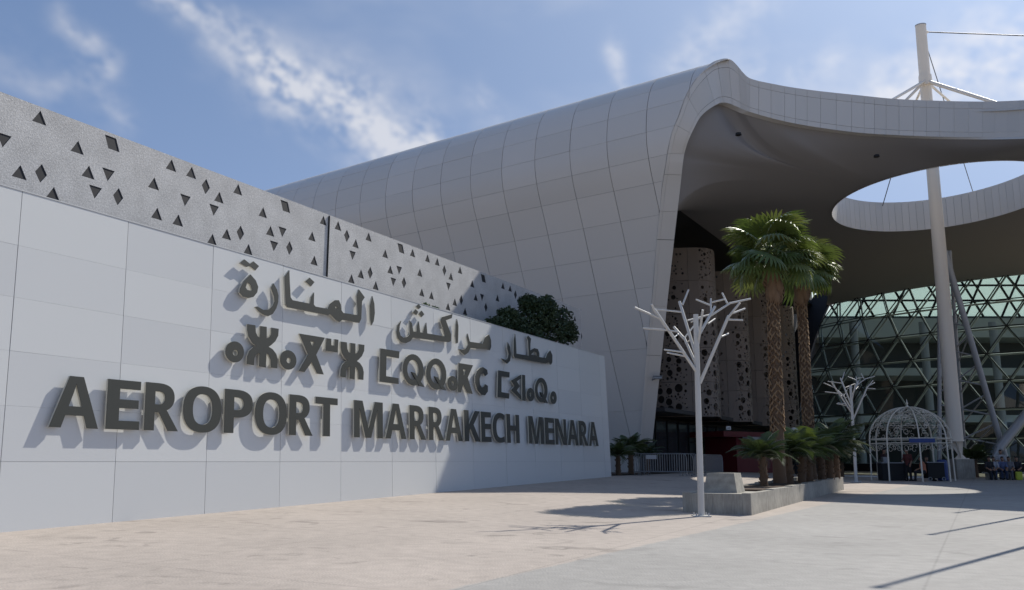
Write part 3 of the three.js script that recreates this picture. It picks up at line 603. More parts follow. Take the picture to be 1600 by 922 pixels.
// ---------------------------------------------------------------- glass dome
{
  const dome = thing('glass_dome', 'triangulated glass dome facade under the canopy at right', 'building');
  const rows = [18.3, 15.7, 13.2, 10.8, 8.4, 6.0, 3.6, 1.4].reverse(), cols = 10, st = 5.6 * Math.PI / 180, f0 = 16.5 * Math.PI / 180;
  const sp = (y, c, off = 0) => { const R = DR + off, h = y - DC.y, r = Math.sqrt(Math.max(1, DR * DR - h * h)) * R / DR, a = f0 + c * st; return V(DC.x - r * Math.cos(a), DC.y + h * R / DR, DC.z + r * Math.sin(a)); };
  const node = (i, j, off) => sp(rows[i], j + (i % 2 ? 0.5 : 0), off);
  const glass = new THREE.MeshPhysicalMaterial({ color: lin(.50, .60, .56), roughness: 0.02, transmission: 1, thickness: 0, ior: 1.5 });
  const frost = new THREE.MeshPhysicalMaterial({ color: lin(.90, .95, .91), roughness: 0.7, transmission: 1, thickness: 0 });
  part('clerestory_glass', box(96, 6.4, 0.05, 73, 25.2, -124.9), frost, dome);
  const inner = std(lin(.62, .63, .62), 0.5), cap = std(lin(.03, .035, .035), 0.5);
  const strut = (a, b, a2, b2) => { const s = part('glazing_bar', tube(a, b, 0.055, 0.055, 4, false), cap, dome); part('strut', tube(a2, b2, 0.085, 0.085, 6, false), inner, s); };
  const pane = (a, b, c) => {
    const m = a.clone().add(b).add(c).divideScalar(3), g = new Geo();
    const k = [a, b, c].map(p => g.v(p.clone().lerp(m, 0.012))); g.tri(...k); part('pane', g.build(), glass, dome);
  };
  for (let i = 0; i < rows.length; i++) for (let j = 0; j < cols; j++) {
    const a = node(i, j), n = node(i, j + 1);
    if (j < cols - 1) strut(a, n, node(i, j, -0.4), node(i, j + 1, -0.4));
    if (i + 1 < rows.length) {
      const sh = i % 2;
      const uR = node(i + 1, j + (sh ? 1 : 0)), uL = node(i + 1, j + (sh ? 0 : -1));
      if (j + (sh ? 1 : 0) < cols) { strut(a, uR, node(i, j, -0.4), node(i + 1, j + (sh ? 1 : 0), -0.4)); }
      if (j + (sh ? 0 : -1) >= 0) { strut(a, uL, node(i, j, -0.4), node(i + 1, j + (sh ? 0 : -1), -0.4)); }
      if (j < cols - 1) { pane(a, n, node(i + 1, j + (sh ? 1 : 0))); if (j + (sh ? 0 : -1) >= 0) pane(a, uR, uL); } else if (j + (sh ? 0 : -1) >= 0 && j + (sh ? 1 : 0) < cols) pane(a, uR, uL);
    }
  }
  // jamb closing the left edge and a low plinth
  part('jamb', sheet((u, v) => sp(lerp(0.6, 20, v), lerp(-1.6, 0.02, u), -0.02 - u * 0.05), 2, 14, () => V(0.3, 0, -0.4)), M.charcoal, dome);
  part('plinth', sheet((u, v) => sp(lerp(0.2, 1.4, v), lerp(-0.4, cols + 2, u), 0.1), 16, 1, () => V(0.2, 0, -0.2)), M.dark, dome);
  // interior: floor, gallery slabs, back wall, roof with a clerestory strip
  part('floor', box(92, 0.2, 62, 72, 0.35, -108), M.floor, dome);
  part('gallery', merge([box(92, 0.9, 10, 73, 7.0, -119), box(92, 1.0, 8, 73, 13.2, -120), box(92, 2.6, 6, 73, 19.4, -121.5)]), std(lin(.6, .63, .58), 0.7), dome);
  part('back_wall', box(90, 22, 0.6, 74, 11, -125), std(lin(.10, .105, .10), 0.8), dome);
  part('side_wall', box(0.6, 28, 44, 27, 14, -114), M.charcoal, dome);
  part('roof', box(90, 0.6, 20, 74, 28.6, -107), std(lin(.3, .31, .3), 0.8), dome);  // stops short of the back wall, gap added to light the gallery
  for (let i = 0; i < 26; i++) part('clerestory_strut', tube(V(36 + i * 2.6, 21.9, -124.6), V(36 + i * 2.6 + (i % 2 ? 3.4 : -3.4), 28.4, -124.6), 0.16, 0.16, 6), M.dark, dome);
  part('clerestory_rail', merge([box(70, 0.25, 0.25, 72, 24.2, -124.3), box(70, 0.25, 0.25, 72, 26.4, -124.3)]), M.dark, dome);
  for (let i = 0; i < 6; i++) part('column', new THREE.CylinderGeometry(0.5, 0.5, 19, 14).translate(44 + i * 9, 9.8, -113), std(lin(.45, .46, .45), 0.6), dome);
}
// ---------------------------------------------------------------- red kiosk
{
  const a = at(1130, 700, 66), b = at(1288, 700, 74);
  const k = thing('kiosk', 'dark red kiosk with a grey awning board behind the planter', 'kiosk', undefined, V(a.x, 0.5, a.z));
  const dir = b.clone().sub(a).setY(0), L = dir.length(); dir.normalize();
  k.rotation.y = Math.atan2(-dir.z, dir.x);
  part('body', rbox(L * 0.42, 2.9, 3, 0.03, L * 0.34, 1.45, -1.6), M.red, k);
  part('fascia', box(L, 0.4, 3.4, L / 2, 3.12, -1.6), M.red, k);
  part('awning', box(L * 0.62, 0.42, 0.5, L * 0.48, 2.72, 0.35), M.awning, k);
  part('counter', box(L * 0.42, 0.9, 0.8, L * 0.78, 0.45, -0.3), M.dark, k);
}
// ---------------------------------------------------------------- mast
{
  const base = V(0, 0, 0); { const p = at(1503, 738, 57); base.set(p.x, groundY(p.x, p.z), p.z); }
  const m = thing('mast', 'tall pale round mast rising through the roof opening', 'mast', undefined, base);
  const P = (px, py, z) => at(px, py, z).sub(base);
  const bot = P(1493, 688, 57), top = P(1438.5, 40, 55);
  const dirv = top.clone().sub(bot).normalize();
  part('pedestal', rbox(1.15, 1.25, 1.15, 0.04, 0, 0.6, 0), M.cast, m);
  part('shaft', tube(bot, top, 0.47, 0.335, 28), M.mast, m);
  const foot = V(0, 1.22, 0);
  for (let i = 0; i < 4; i++) {
    const a = i * Math.PI / 2 + 0.4, o = V(Math.cos(a), 0, Math.sin(a));
    const g = new Geo(), th = V(-o.z * 0.03, 0, o.x * 0.03);
    const q = [bot.clone().addScaledVector(o, 0.44), foot.clone().addScaledVector(o, 0.13).add(V(0, 0.28, 0)), foot.clone().addScaledVector(o, 0.38), foot.clone(), bot.clone()];
    const A = q.map(v => g.v(v.clone().add(th))), B = q.map(v => g.v(v.clone().sub(th)));
    for (const s of [A, B]) { g.tri(s[0], s[1], s[4]); g.tri(s[1], s[3], s[4]); g.tri(s[1], s[2], s[3]); }
    for (let e = 0; e < 5; e++) g.quad(A[e], A[(e + 1) % 5], B[(e + 1) % 5], B[e]);
    part('foot_fin', g.build(), M.mast, m);
  }
  part('foot_plate', new THREE.CylinderGeometry(0.5, 0.5, 0.06, 24).translate(0, 1.25, 0), M.mast, m);
  part('bottom_cap', tube(bot.clone().addScaledVector(dirv, -0.05), bot.clone().addScaledVector(dirv, 0.02), 0.5, 0.5, 28), M.mast, m);
  part('top_cap', tube(top.clone().addScaledVector(dirv, -0.02), top.clone().addScaledVector(dirv, 0.05), 0.35, 0.35, 28), M.steel, m);
  const lug = P(1451, 50, 55);
  part('cable_lug', tube(P(1446, 50, 55), lug, 0.16, 0.05, 8), M.mast, m);
  const node = P(1446, 126, 55.2);
  part('collar', tube(node.clone().addScaledVector(dirv, -0.35), node.clone().addScaledVector(dirv, 0.35), 0.42, 0.4, 24), M.mast, m);
  for (const [px, py, z, r] of [[1394, 156, 51, .1], [1412, 160, 54, .1], [1428, 165, 58, .09], [1560, 162, 50, .13], [1488, 162, 59, .09]]) part('stay_rod', tube(node, P(px, py, z), r, r * 0.85, 8), M.mast, m);
  part('cable', merge([tube(lug, P(1760, 62, 66), 0.045, 0.045, 6)]), M.cable, m);
  part('cable', tube(P(1449, 76, 55), P(1475, 157, 58), 0.03, 0.03, 6), M.cable, m);
  part('cable', tube(P(1475, 157, 58), P(1526, 318, 61.5), 0.03, 0.03, 6), M.cable, m);
  part('cable', tube(P(1400, 250, 60), P(1379, 322, 61.5), 0.035, 0.035, 6), M.cable, m);
  // triangular lattice support behind the mast
  const lat = thing('lattice_support', 'grey triangular tube truss standing behind the mast', 'truss');
  const A0 = at(1476, 392, 60), A1 = at(1573, 722, 62), B0 = at(1468, 420, 63), B1 = at(1468, 735, 64), C0 = at(1484, 392, 60.5);
  part('chord', tube(A0, A1, 0.2, 0.2, 12), M.steel, lat);
  part('chord', tube(B0, B1, 0.15, 0.15, 12), M.steel, lat);
  const C1 = at(1510, 735, 66); part('chord', tube(C0, C1, 0.12, 0.12, 10), M.steel, lat);
  for (let i = 0; i < 6; i++) {
    const t = 0.12 + i * 0.14;
    part('brace', tube(A0.clone().lerp(A1, t), B0.clone().lerp(B1, t + 0.08), 0.055, 0.055, 8), M.steel, lat);
    part('brace', tube(A0.clone().lerp(A1, t + 0.1), B0.clone().lerp(B1, t), 0.055, 0.055, 8), M.steel, lat);
    part('brace', tube(A0.clone().lerp(A1, t), C0.clone().lerp(C1, t + 0.1), 0.05, 0.05, 8), M.steel, lat);
  }
  const s = thing('leaning_strut', 'thick grey strut leaning to the right beside the dome base', 'strut');
  part('tube', tube(at(1560, 702, 61), at(1660, 575, 62), 0.3, 0.3, 14), M.steel, s);
  part('foot', tube(at(1552, 716, 61), at(1561, 701, 61), 0.12, 0.28, 12), M.steel, s);
}
// ---------------------------------------------------------------- white steel trees
{
  const b1 = onGround(1096, 807), z0 = -b1.z;
  const t = thing('steel_tree', 'tall white branching steel tree in front of the planter', 'sculpture', 'white steel trees', b1);
  const P = (x, y, dz = 0) => at(980 + x / 5.76, 440 + y / 5.76, z0 + dz).sub(b1);
  const W = std(lin(.56, .545, .51), 0.5);
  part('trunk', tube(V(0, 0.02, 0), P(617, 295), 0.082, 0.064, 16), W, t);
  part('base_plate', rbox(0.42, 0.025, 0.42, 0.008, 0, 0.012, 0), W, t);
  for (const [x, z] of [[.15, .15], [-.15, .15], [.15, -.15], [-.15, -.15]]) part('anchor_bolt', tube(V(x, 0.02, z), V(x, 0.09, z), 0.018, 0.018, 6), M.steel, t);
  const br = [ // x0 y0 dz0  x1 y1 dz1 radius (pixels of a close view, depth offset in metres)
    [630, 820, 0, 245, 250, -.5, .04], [290, 330, -.43, 65, 232, -.75, .026], [262, 285, -.48, 218, 203, -.6, .026], [365, 438, -.33, 145, 420, .1, .026], [365, 440, -.33, 455, 452, -.75, .022],
    [500, 635, -.17, 335, 613, -.5, .024], [520, 672, -.14, 360, 640, .2, .024], [625, 755, 0, 510, 500, .42, .036], [510, 512, .42, 420, 408, .62, .036], [510, 515, .42, 600, 400, .75, .022], [425, 500, -.2, 460, 472, .2, .02],
    [612, 640, 0, 470, 180, .55, .04], [498, 210, .5, 552, 74, .6, .026], [495, 275, .45, 250, 250, .8, .024], [545, 350, .38, 750, 295, .85, .022], [575, 510, .2, 550, 540, .45, .02],
    [640, 560, 0, 680, 255, -.5, .032], [636, 500, 0, 790, 225, .35, .038], [755, 305, .28, 925, 195, .5, .028], [925, 195, .5, 1110, 155, .7, .026], [755, 270, .3, 752, 152, .45, .024], [752, 215, .4, 620, 162, .7, .024], [758, 188, .42, 880, 158, .2, .024], [900, 195, .47, 855, 102, .6, .024], [730, 378, .22, 790, 335, .5, .022],
    [655, 915, 0, 915, 305, -.4, .042], [915, 315, -.4, 1015, 190, -.55, .03], [950, 285, -.45, 1060, 243, -.2, .024], [915, 343, -.4, 1040, 347, -.7, .024], [850, 495, -.3, 910, 468, 0, .022], [655, 330, 0, 575, 365, .3, .02]];
  for (const [x0, y0, d0, x1, y1, d1, r] of br) part('branch', tube(P(x0, y0, d0), P(x1, y1, d1), r, r * 0.92, 10), W, t);
  const b2 = onGround(1338, 753.5);
  const t2 = t.clone(); t2.name = numbered('steel_tree'); scene.add(t2); t2.position.copy(b2);
  t2.userData = { ...t.userData, label: 'distant white branching steel tree between planter end and wire gazebo' };
}
// ---------------------------------------------------------------- planter, block and plants
const plA = onGround(1174.5, 805.5), plLen = 16.4, plW = 1.75, plH = 0.52;
{
  const pl = thing('planter', 'long low grey concrete planter holding the palms', 'planter', undefined, plA);
  const P = (a, w, y) => V(0, y, 0).addScaledVector(D, a).addScaledVector(N, -w);
  const gy = (a) => { const p = plA.clone().addScaledVector(D, a); return groundY(p.x, p.z) - plA.y; };
  const segs = 6, L = plLen / segs, th = 0.22;
  const bx = (a0, a1, w0, w1, y0, y1) => { const g = box(a1 - a0, y1 - y0, w1 - w0); g.applyMatrix4(new THREE.Matrix4().makeBasis(D, V(0, 1, 0), N)); const c = P((a0 + a1) / 2, (w0 + w1) / 2, (y0 + y1) / 2); return g.translate(c.x, c.y, c.z); };
  for (let i = 0; i < segs; i++) {
    const y = gy((i + 0.5) * L);
    part('side_block', bx(i * L + 0.004, (i + 1) * L - 0.004, 0, th, y - 0.4, y + plH), M.cast, pl);
    part('side_block', bx(i * L + 0.004, (i + 1) * L - 0.004, plW - th, plW, y - 0.4, y + plH), M.cast, pl);
  }
  part('end_block', bx(0.0, 0.24, th + 0.003, plW * 0.55, -0.4, plH - 0.003), M.cast, pl);
  part('end_block', bx(0.002, 0.24, plW * 0.55 + 0.006, plW - th - 0.003, -0.4, plH - 0.004), M.cast, pl);
  part('end_block', bx(plLen - 0.24, plLen - 0.003, th + 0.003, plW - th - 0.003, 0, gy(plLen) + plH - 0.003), M.cast, pl);
  part('slab_top', bx(0.245, 2.3, th + 0.003, plW - th - 0.003, 0, plH - 0.006), M.cast, pl);
  part('soil', bx(2.3, plLen - 0.25, th + 0.002, plW - th - 0.002, 0, plH + 0.04), M.soil, pl);
  // tapered concrete block on the near end
  const c = plA.clone().add(P(1.15, 0.95, plH - 0.004)).add(V(0, 0, 0));
  const sh = new THREE.CylinderGeometry(0.36 * Math.SQRT2, 0.44 * Math.SQRT2, 0.5, 4, 1).rotateY(Math.PI / 4);
  sh.scale(1, 1, 1);
  const blk = thing('concrete_block', 'small tapered concrete block on the near end of the planter', 'block', undefined, c);
  const bm = part('block', sh.toNonIndexed().translate(0, 0.25, 0), M.cast, blk); bm.geometry.computeVertexNormals(); bm.rotation.y = Math.PI / 2 - WB; 
}
const onPlanter = (px, depth) => { const p = at(px, 740, depth); return V(p.x, groundY(p.x, p.z) + plH, p.z); };
// fan leaf: pleated half disc with drooping split tips, petiole along +x
function fanLeaf(R, droop, n = 20) {
  const g = new Geo(), span = 2.15;
  for (let i = 0; i < n; i++) {
    const a0 = lerp(-span, span, i / n), a1 = lerp(-span, span, (i + 1) / n), am = (a0 + a1) / 2;
    const Lf = R * (0.72 + 0.28 * Math.cos(am * 0.6)) * rr(0.92, 1.04);
    const P = (a, r, lift) => V(r * Math.cos(a) + 0.0, lift - droop * r * r / R + -0.10 * R * (1 - Math.cos(a)) * 0.5, r * Math.sin(a));
    const c = g.v(V(0, 0, 0)), l1 = g.v(P(a0, Lf * 0.5, 0.0)), m1 = g.v(P(am, Lf * 0.55, 0.025)), r1 = g.v(P(a1, Lf * 0.5, 0.0));
    const l2 = g.v(P(lerp(a0, am, 0.35), Lf * 0.78, -0.01 * R)), r2 = g.v(P(lerp(a1, am, 0.35), Lf * 0.78, -0.01 * R)), tip = g.v(P(am, Lf, -droop * 0.35 * R - 0.06 * R * rnd()));
    g.tri(c, l1, m1); g.tri(c, m1, r1); g.tri(l1, l2, m1); g.tri(m1, r2, r1); g.tri(l2, tip, m1); g.tri(m1, tip, r2);
  }
  return g.build();
}
const fans = [fanLeaf(0.85, 0.25), fanLeaf(0.78, 0.38), fanLeaf(0.9, 0.15), fanLeaf(0.8, 0.5)];
const deadFan = [fanLeaf(0.62, 0.9, 12), fanLeaf(0.55, 1.1, 12)];
function fanPalm(label, base, topPt, rBase, crownR, nLeaf, skirt) {
  const p = thing('fan_palm', label, 'palm tree', 'tall fan palms in the planter', base);
  const top = topPt.clone().sub(base), H = top.y;
  const mid = (t) => V(top.x * (t * t * 0.4 + t * 0.6), H * t, top.z * t);
  const rad = (t) => lerp(rBase, rBase * 0.66, Math.pow(t, 0.6));
  { const g = new Geo(), n = 24, k = 14; for (let i = 0; i <= n; i++) for (let j = 0; j <= k; j++) { const a = j / k * 6.28319, c = mid(i / n), r = rad(i / n) * (1 + 0.05 * noise.noise(Math.cos(a) * 2, i * 0.8, Math.sin(a) * 2)); g.v(V(c.x + r * Math.cos(a), c.y, c.z + r * Math.sin(a)), j / k * 3, i / n * 20); }
    for (let i = 0; i < n; i++) for (let j = 0; j < k; j++) { const a = i * (k + 1) + j; g.quad(a, a + k + 1, a + k + 2, a + 1); }
    part('trunk', g.build(), M.bark, p); }
  // criss-cross split leaf bases up the trunk
  const lists = [[], []]; let row = 0;
  for (let y = 0.22; y < 0.97; y += 0.108 / H * 1.0) {
    row++;
    for (let j = 0; j < 6; j++) {
      const a = (j + (row % 2) * 0.5) / 6 * 6.28319 + rr(-0.16, 0.16), c = mid(y), r = rad(y);
      for (const s of [-1, 1]) {
        if (rnd() < 0.2) continue;
        const a2 = a + s * 0.5, len = rr(0.13, 0.2), c2 = mid(Math.min(1, y + len / H));
        const A = V(c.x + (r + 0.035) * Math.cos(a), c.y, c.z + (r + 0.035) * Math.sin(a)), B = V(c2.x + (r + rr(0.005, 0.04)) * Math.cos(a2), c2.y, c2.z + (r + 0.015) * Math.sin(a2));
        lists[rnd() < 0.6 ? 0 : 1].push(tube(A, B, 0.036, 0.02, 4, false));
      }
    }
  }
  part('leaf_bases', merge(lists[0]), M.boot, p).userData.kind = 'stuff'; part('leaf_bases', merge(lists[1]), M.bootDark, p).userData.kind = 'stuff';
  const head = top.clone();
  const addLeaf = (az, el, L, geo, mat, twist) => {
    const d = V(Math.cos(el) * Math.cos(az), Math.sin(el), Math.cos(el) * Math.sin(az));
    const s = head.clone().add(V(0, -0.1, 0)), e = s.clone().addScaledVector(d, L);
    const m = s.clone().lerp(e, 0.55).add(V(0, 0.12 * L, 0));
    const leaf = part('frond', geo, mat, p);
    const x = e.clone().sub(m).normalize(), side = x.clone().cross(V(0, 1, 0)).normalize(), yy = side.clone().cross(x);
    leaf.quaternion.setFromRotationMatrix(new THREE.Matrix4().makeBasis(x, yy, side)); leaf.rotateX(twist);
    leaf.position.copy(e); const sc = crownR / 1.85 * rr(0.75, 1.15); leaf.scale.setScalar(sc);
    part('petiole', curveTube([s, m, e], 0.016, 6, 5), fanGreen[1], p);
  };
  for (let i = 0; i < nLeaf; i++) {
    const t = (i + 0.5) / nLeaf, el = lerp(1.3, -0.42, Math.pow(t, 0.9)), az = i * 2.39996 + rr(-0.2, 0.2);
    addLeaf(az, el, crownR * rr(0.36, 0.68), fans[i % 4], fanGreen[Math.floor(rnd() * 3)], rr(-0.5, 0.5));
  }
  // dead fronds hanging against the trunk
  for (let i = 0; i < skirt; i++) {
    const az = i * 2.39996, L = rr(0.2, 1.5), y = -0.25 - L;
    const leaf = part('dead_frond', deadFan[i % 2], M.dead, p);
    const r = rr(0.2, 0.36); leaf.position.set(head.x + r * Math.cos(az), head.y + y * 0.75, head.z + r * Math.sin(az));
    const x = V(0.16 * Math.cos(az), -1, 0.16 * Math.sin(az)).normalize(), side = x.clone().cross(V(Math.cos(az), 0, Math.sin(az))).normalize(), yy = side.clone().cross(x);
    leaf.quaternion.setFromRotationMatrix(new THREE.Matrix4().makeBasis(x, yy, side)); leaf.scale.set(1, 0.3, 0.38);
  }
  return p;
}
{
  const p1 = onPlanter(1218, 29.5); fanPalm('taller fan palm at the front of the planter with a brown dead skirt', p1, at(1206, 400, 29.7), 0.225, 1.85, 64, 64);
  const p2 = onPlanter(1268, 33.5); fanPalm('shorter fan palm behind the first with a leaning trunk', p2, at(1250, 418, 33.8), 0.20, 1.85, 58, 36);
}
// cycads / dwarf date palms
function pinnate(L, n, droop) {
  const g = new Geo();
  const c = (t) => V(L * t * (1 - 0.12 * t), L * (0.42 * t - droop * t * t), 0);
  let pl = null;
  for (let i = 0; i <= n; i++) { const t = i / n, q = c(t), w = 0.014 * (1 - t) + 0.003; const a = g.v(q.clone().add(V(0, 0, w))), b = g.v(q.clone().add(V(0, 0, -w))); if (pl) g.quad(pl[0], a, b, pl[1]); pl = [a, b]; }
  for (let i = 3; i <= n; i++) for (const s of [-1, 1]) {
    const t = i / n, q = c(t), len = L * 0.3 * Math.sin(Math.PI * (0.18 + 0.78 * t)) * rr(0.85, 1.1), ax = V(0.55, -0.22 - 0.2 * rnd(), s).normalize();
    const m = q.clone().addScaledVector(ax, len * 0.4), e = q.clone().addScaledVector(ax, len).add(V(0, -0.12 * len, 0)), w = V(0.0095 * L, 0.003, 0);
    const a = g.v(q.clone().sub(w)), b = g.v(q.clone().add(w)), d = g.v(m.clone().add(w).add(V(0.004, 0, 0))), f = g.v(m.clone().sub(w)), h = g.v(e); g.quad(a, b, d, f); g.tri(f, d, h);
  }
  return g.build();
}
const pins = [pinnate(1.15, 38, 0.45), pinnate(1.0, 34, 0.6), pinnate(1.25, 40, 0.75)];
function cycad(name, label, group, base, h, n, sc, mats = cycGreen, lean = 0) {
  const p = thing(name, label, name === 'cycad' ? 'cycad' : 'palm plant', group, base);
  const top = V(lean, h, 0);
  part('trunk', tube(V(0, -0.05, 0), top, 0.13 * sc, 0.11 * sc, 9), M.bark, p);
  const kn = []; for (let i = 0; i < 40 * h; i++) { const a = i * 2.4, y = rnd() * h; kn.push(tube(V(lean * y / h + 0.11 * sc * Math.cos(a), y, 0.11 * sc * Math.sin(a)), V(lean * y / h + 0.17 * sc * Math.cos(a), y + 0.05, 0.17 * sc * Math.sin(a)), 0.025, 0.012, 4)); }
  part('leaf_scars', merge(kn), M.bootDark, p).userData.kind = 'stuff';
  for (let i = 0; i < n; i++) {
    const f = part('frond', pins[i % 3], mats[Math.floor(rnd() * mats.length)], p), t = i / n;
    f.position.copy(top); f.rotation.set(0, i * 2.39996 + rr(-0.2, 0.2), 0); f.rotateZ(lerp(1.0, -0.05, t)); f.rotateX(rr(-0.4, 0.4)); f.scale.setScalar(sc * rr(0.85, 1.1));
  }
  return p;
}
{
  const G = 'cycads in the planter';
  cycad('cycad', 'dark cycad left of the front palm trunk, nearest the concrete block', G, onPlanter(1193, 28), 0.85, 34, 0.95);
  cycad('cycad', 'cycad right behind the front palm trunk', G, onPlanter(1233, 30.5), 0.9, 34, 1.1);
  cycad('cycad', 'bright cycad with a sunlit look put into its leaf colour, middle of the planter', G, onPlanter(1252, 31.5), 1.0, 36, 1.15, [fanGreen[0], cycGreen[1]], 0.1);  // lighter leaf greens paint sunlight into these fronds
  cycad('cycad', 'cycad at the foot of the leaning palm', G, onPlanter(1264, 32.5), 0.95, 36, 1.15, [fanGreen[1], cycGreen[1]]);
  cycad('cycad', 'cycad to the right of the bright one', G, onPlanter(1284, 34), 0.95, 36, 1.2);
  cycad('cycad', 'dark shaded cycad near the far end of the planter', G, onPlanter(1297, 35), 1.1, 36, 1.3);
  cycad('cycad', 'dark cycad at the far end of the planter, rightmost', G, onPlanter(1306, 36.2), 1.25, 36, 1.35);
}
// low palms between sign wall end and canopy leg
{
  const G = 'low palms at the foot of the canopy leg', gp = (px, z) => { const p = at(px, 740, z); return V(p.x, groundY(p.x, p.z), p.z); };
  cycad('low_palm', 'low dark palm right beside the end of the white wall', G, gp(966, 46.5), 1.0, 24, 1.05);
  cycad('low_palm', 'low dark palm with spiky fronds in front of the canopy leg', G, gp(986, 49), 1.3, 26, 1.2);
  cycad('low_palm', 'small dark palm under the right edge of the canopy leg', G, gp(1012, 51), 1.0, 22, 1.0);
  cycad('low_palm', 'dark potted palm beside the mast pedestal', 'low palms near the dome', gp(1525, 62), 1.2, 26, 1.4);
  cycad('low_palm', 'dark potted palm left of the distant steel tree', 'low palms near the dome', gp(1315, 58), 1.0, 24, 1.3);
}
// leafy tree between the two walls
function leafCrown(blobs, n, size) {
  const g = new Geo();
  for (let i = 0; i < n; i++) {
    const b = blobs[Math.floor(rnd() * blobs.length)];
    let x, y, z, l; do { x = rr(-1, 1); y = rr(-1, 1); z = rr(-1, 1); l = Math.hypot(x, y, z); } while (l > 1 || l < 0.35);
    const k = 0.85 + 0.3 * noise.noise(x * 3 + b[0], y * 3, z * 3);
    const c = V(b[0] + x * b[3] * k, b[1] + y * b[3] * 0.85 * k, b[2] + z * b[3] * k);
    const d = V(rr(-1, 1), rr(-0.7, 0.9), rr(-1, 1)).normalize(), e = d.clone().cross(V(rr(-1, 1), rr(-1, 1), rr(-1, 1))).normalize(), s = size * rr(0.6, 1.2);
    const a = g.v(c.clone().addScaledVector(d, -s)), q = g.v(c.clone().addScaledVector(e, s * 0.42)), f = g.v(c.clone().addScaledVector(d, s)), h = g.v(c.clone().addScaledVector(e, -s * 0.42));
    g.quad(a, q, f, h);
  }
  return g.build();
}
{
  const base = at(832, 700, 38.2); base.y = groundY(base.x, base.z);
  const t = thing('leafy_tree', 'dense dark green tree rising behind the right part of the white wall', 'tree', undefined, base);
  const P = (px, py, z) => at(px, py, z).sub(base);
  part('trunk', tube(V(0, 0, 0), P(832, 560, 38.2), 0.16, 0.1, 8), M.bark, t);
  const bl = [[832, 500, 38.2, 1.05], [800, 510, 37, 0.85], [868, 500, 39.6, 0.95], [852, 476, 38.8, 0.55], [826, 474, 38, 0.55], [778, 512, 36, 0.66], [885, 520, 40.4, 0.7], [792, 496, 36.6, 0.6], [815, 520, 37.6, 1.05], [855, 520, 39, 1.1], [762, 516, 35.6, 0.42], [845, 488, 38.4, 0.9]].map(([x, y, z, r]) => { const p = P(x, y, z); return [p.x, p.y, p.z, r]; });
  for (const b of bl.slice(0, 7)) part('limb', tube(P(832, 565, 38.2), V(b[0], b[1], b[2]), 0.07, 0.025, 6), M.bark, t);
  part('crown', leafCrown(bl, 15000, 0.095), treeLeaf, t);
  const b2 = at(672, 700, 31.6); b2.y = groundY(b2.x, b2.z);
  const t2 = thing('leafy_shrub', 'small green leaf tips showing above the middle of the white wall', 'shrub', undefined, b2);
  const P2 = (px, py, z) => at(px, py, z).sub(b2);
  part('trunk', tube(V(0, 0, 0), P2(672, 520, 31.6), 0.08, 0.05, 6), M.bark, t2);
  part('crown', leafCrown([[663, 481, 31.4, .26], [680, 487, 31.8, .25], [700, 500, 32.5, .35], [722, 505, 33.2, .34]].map(([x, y, z, r]) => { const p = P2(x, y, z); return [p.x, p.y, p.z, r]; }), 1200, 0.07), std(lin(.06, .11, .03), 0.6, { side: THREE.DoubleSide }), t2);
}
// ---------------------------------------------------------------- crowd barriers
function barrier(label, a, b, withSign) {
  const A = a.clone(), B = b.clone(), L = A.distanceTo(B);
  const g = thing('crowd_barrier', label, 'barrier', 'steel crowd barriers by the canopy leg', A);
  g.rotation.y = Math.atan2(-(B.z - A.z), B.x - A.x);
  const r = 0.02;
  part('frame', merge([curveTube([V(0.02, 0.08, 0), V(0.02, 0.9, 0), V(0.10, 1.06, 0), V(0.3, 1.1, 0)], r, 14), tube(V(0.3, 1.1, 0), V(L - 0.3, 1.1, 0), r), curveTube([V(L - 0.02, 0.08, 0), V(L - 0.02, 0.9, 0), V(L - 0.10, 1.06, 0), V(L - 0.3, 1.1, 0)], r, 14), tube(V(0.02, 0.2, 0), V(L - 0.02, 0.2, 0), r)]), M.bar, g);
  const n = Math.round(L / 0.125);
  for (let i = 1; i < n; i++) part('bar', tube(V(i / n * L, 0.2, 0), V(i / n * L, 1.09, 0), 0.013, 0.013, 6, false), M.bar, g);
  for (const x of [0.3, L - 0.3]) part('foot', merge([curveTube([V(x, 0.02, 0.32), V(x, 0.12, 0.12), V(x, 0.14, 0), V(x, 0.12, -0.12), V(x, 0.02, -0.32)], 0.018, 12), tube(V(x, 0.12, 0), V(x, 0.22, 0), 0.018)]), M.bar, g);
  if (withSign) part('plate', box(0.55, 0.2, 0.02, L * 0.34, 0.93, 0.03), M.sign, g);
}
{
  const gp = (px, z) => { const p = at(px, 745, z); return V(p.x, groundY(p.x, p.z), p.z); };
  barrier('steel crowd barrier with a small plate, nearest the white wall', gp(991, 46), gp(1074, 44.8), true);
  barrier('steel crowd barrier leaning just behind the plated one', gp(1000, 47), gp(1084, 45.8), false);
  barrier('steel crowd barrier turned away beside the front steel tree', gp(1086, 46), gp(1130, 50), false);
  barrier('steel crowd barrier standing second behind the plated one', gp(1006, 47.8), gp(1092, 46.6), false);
}
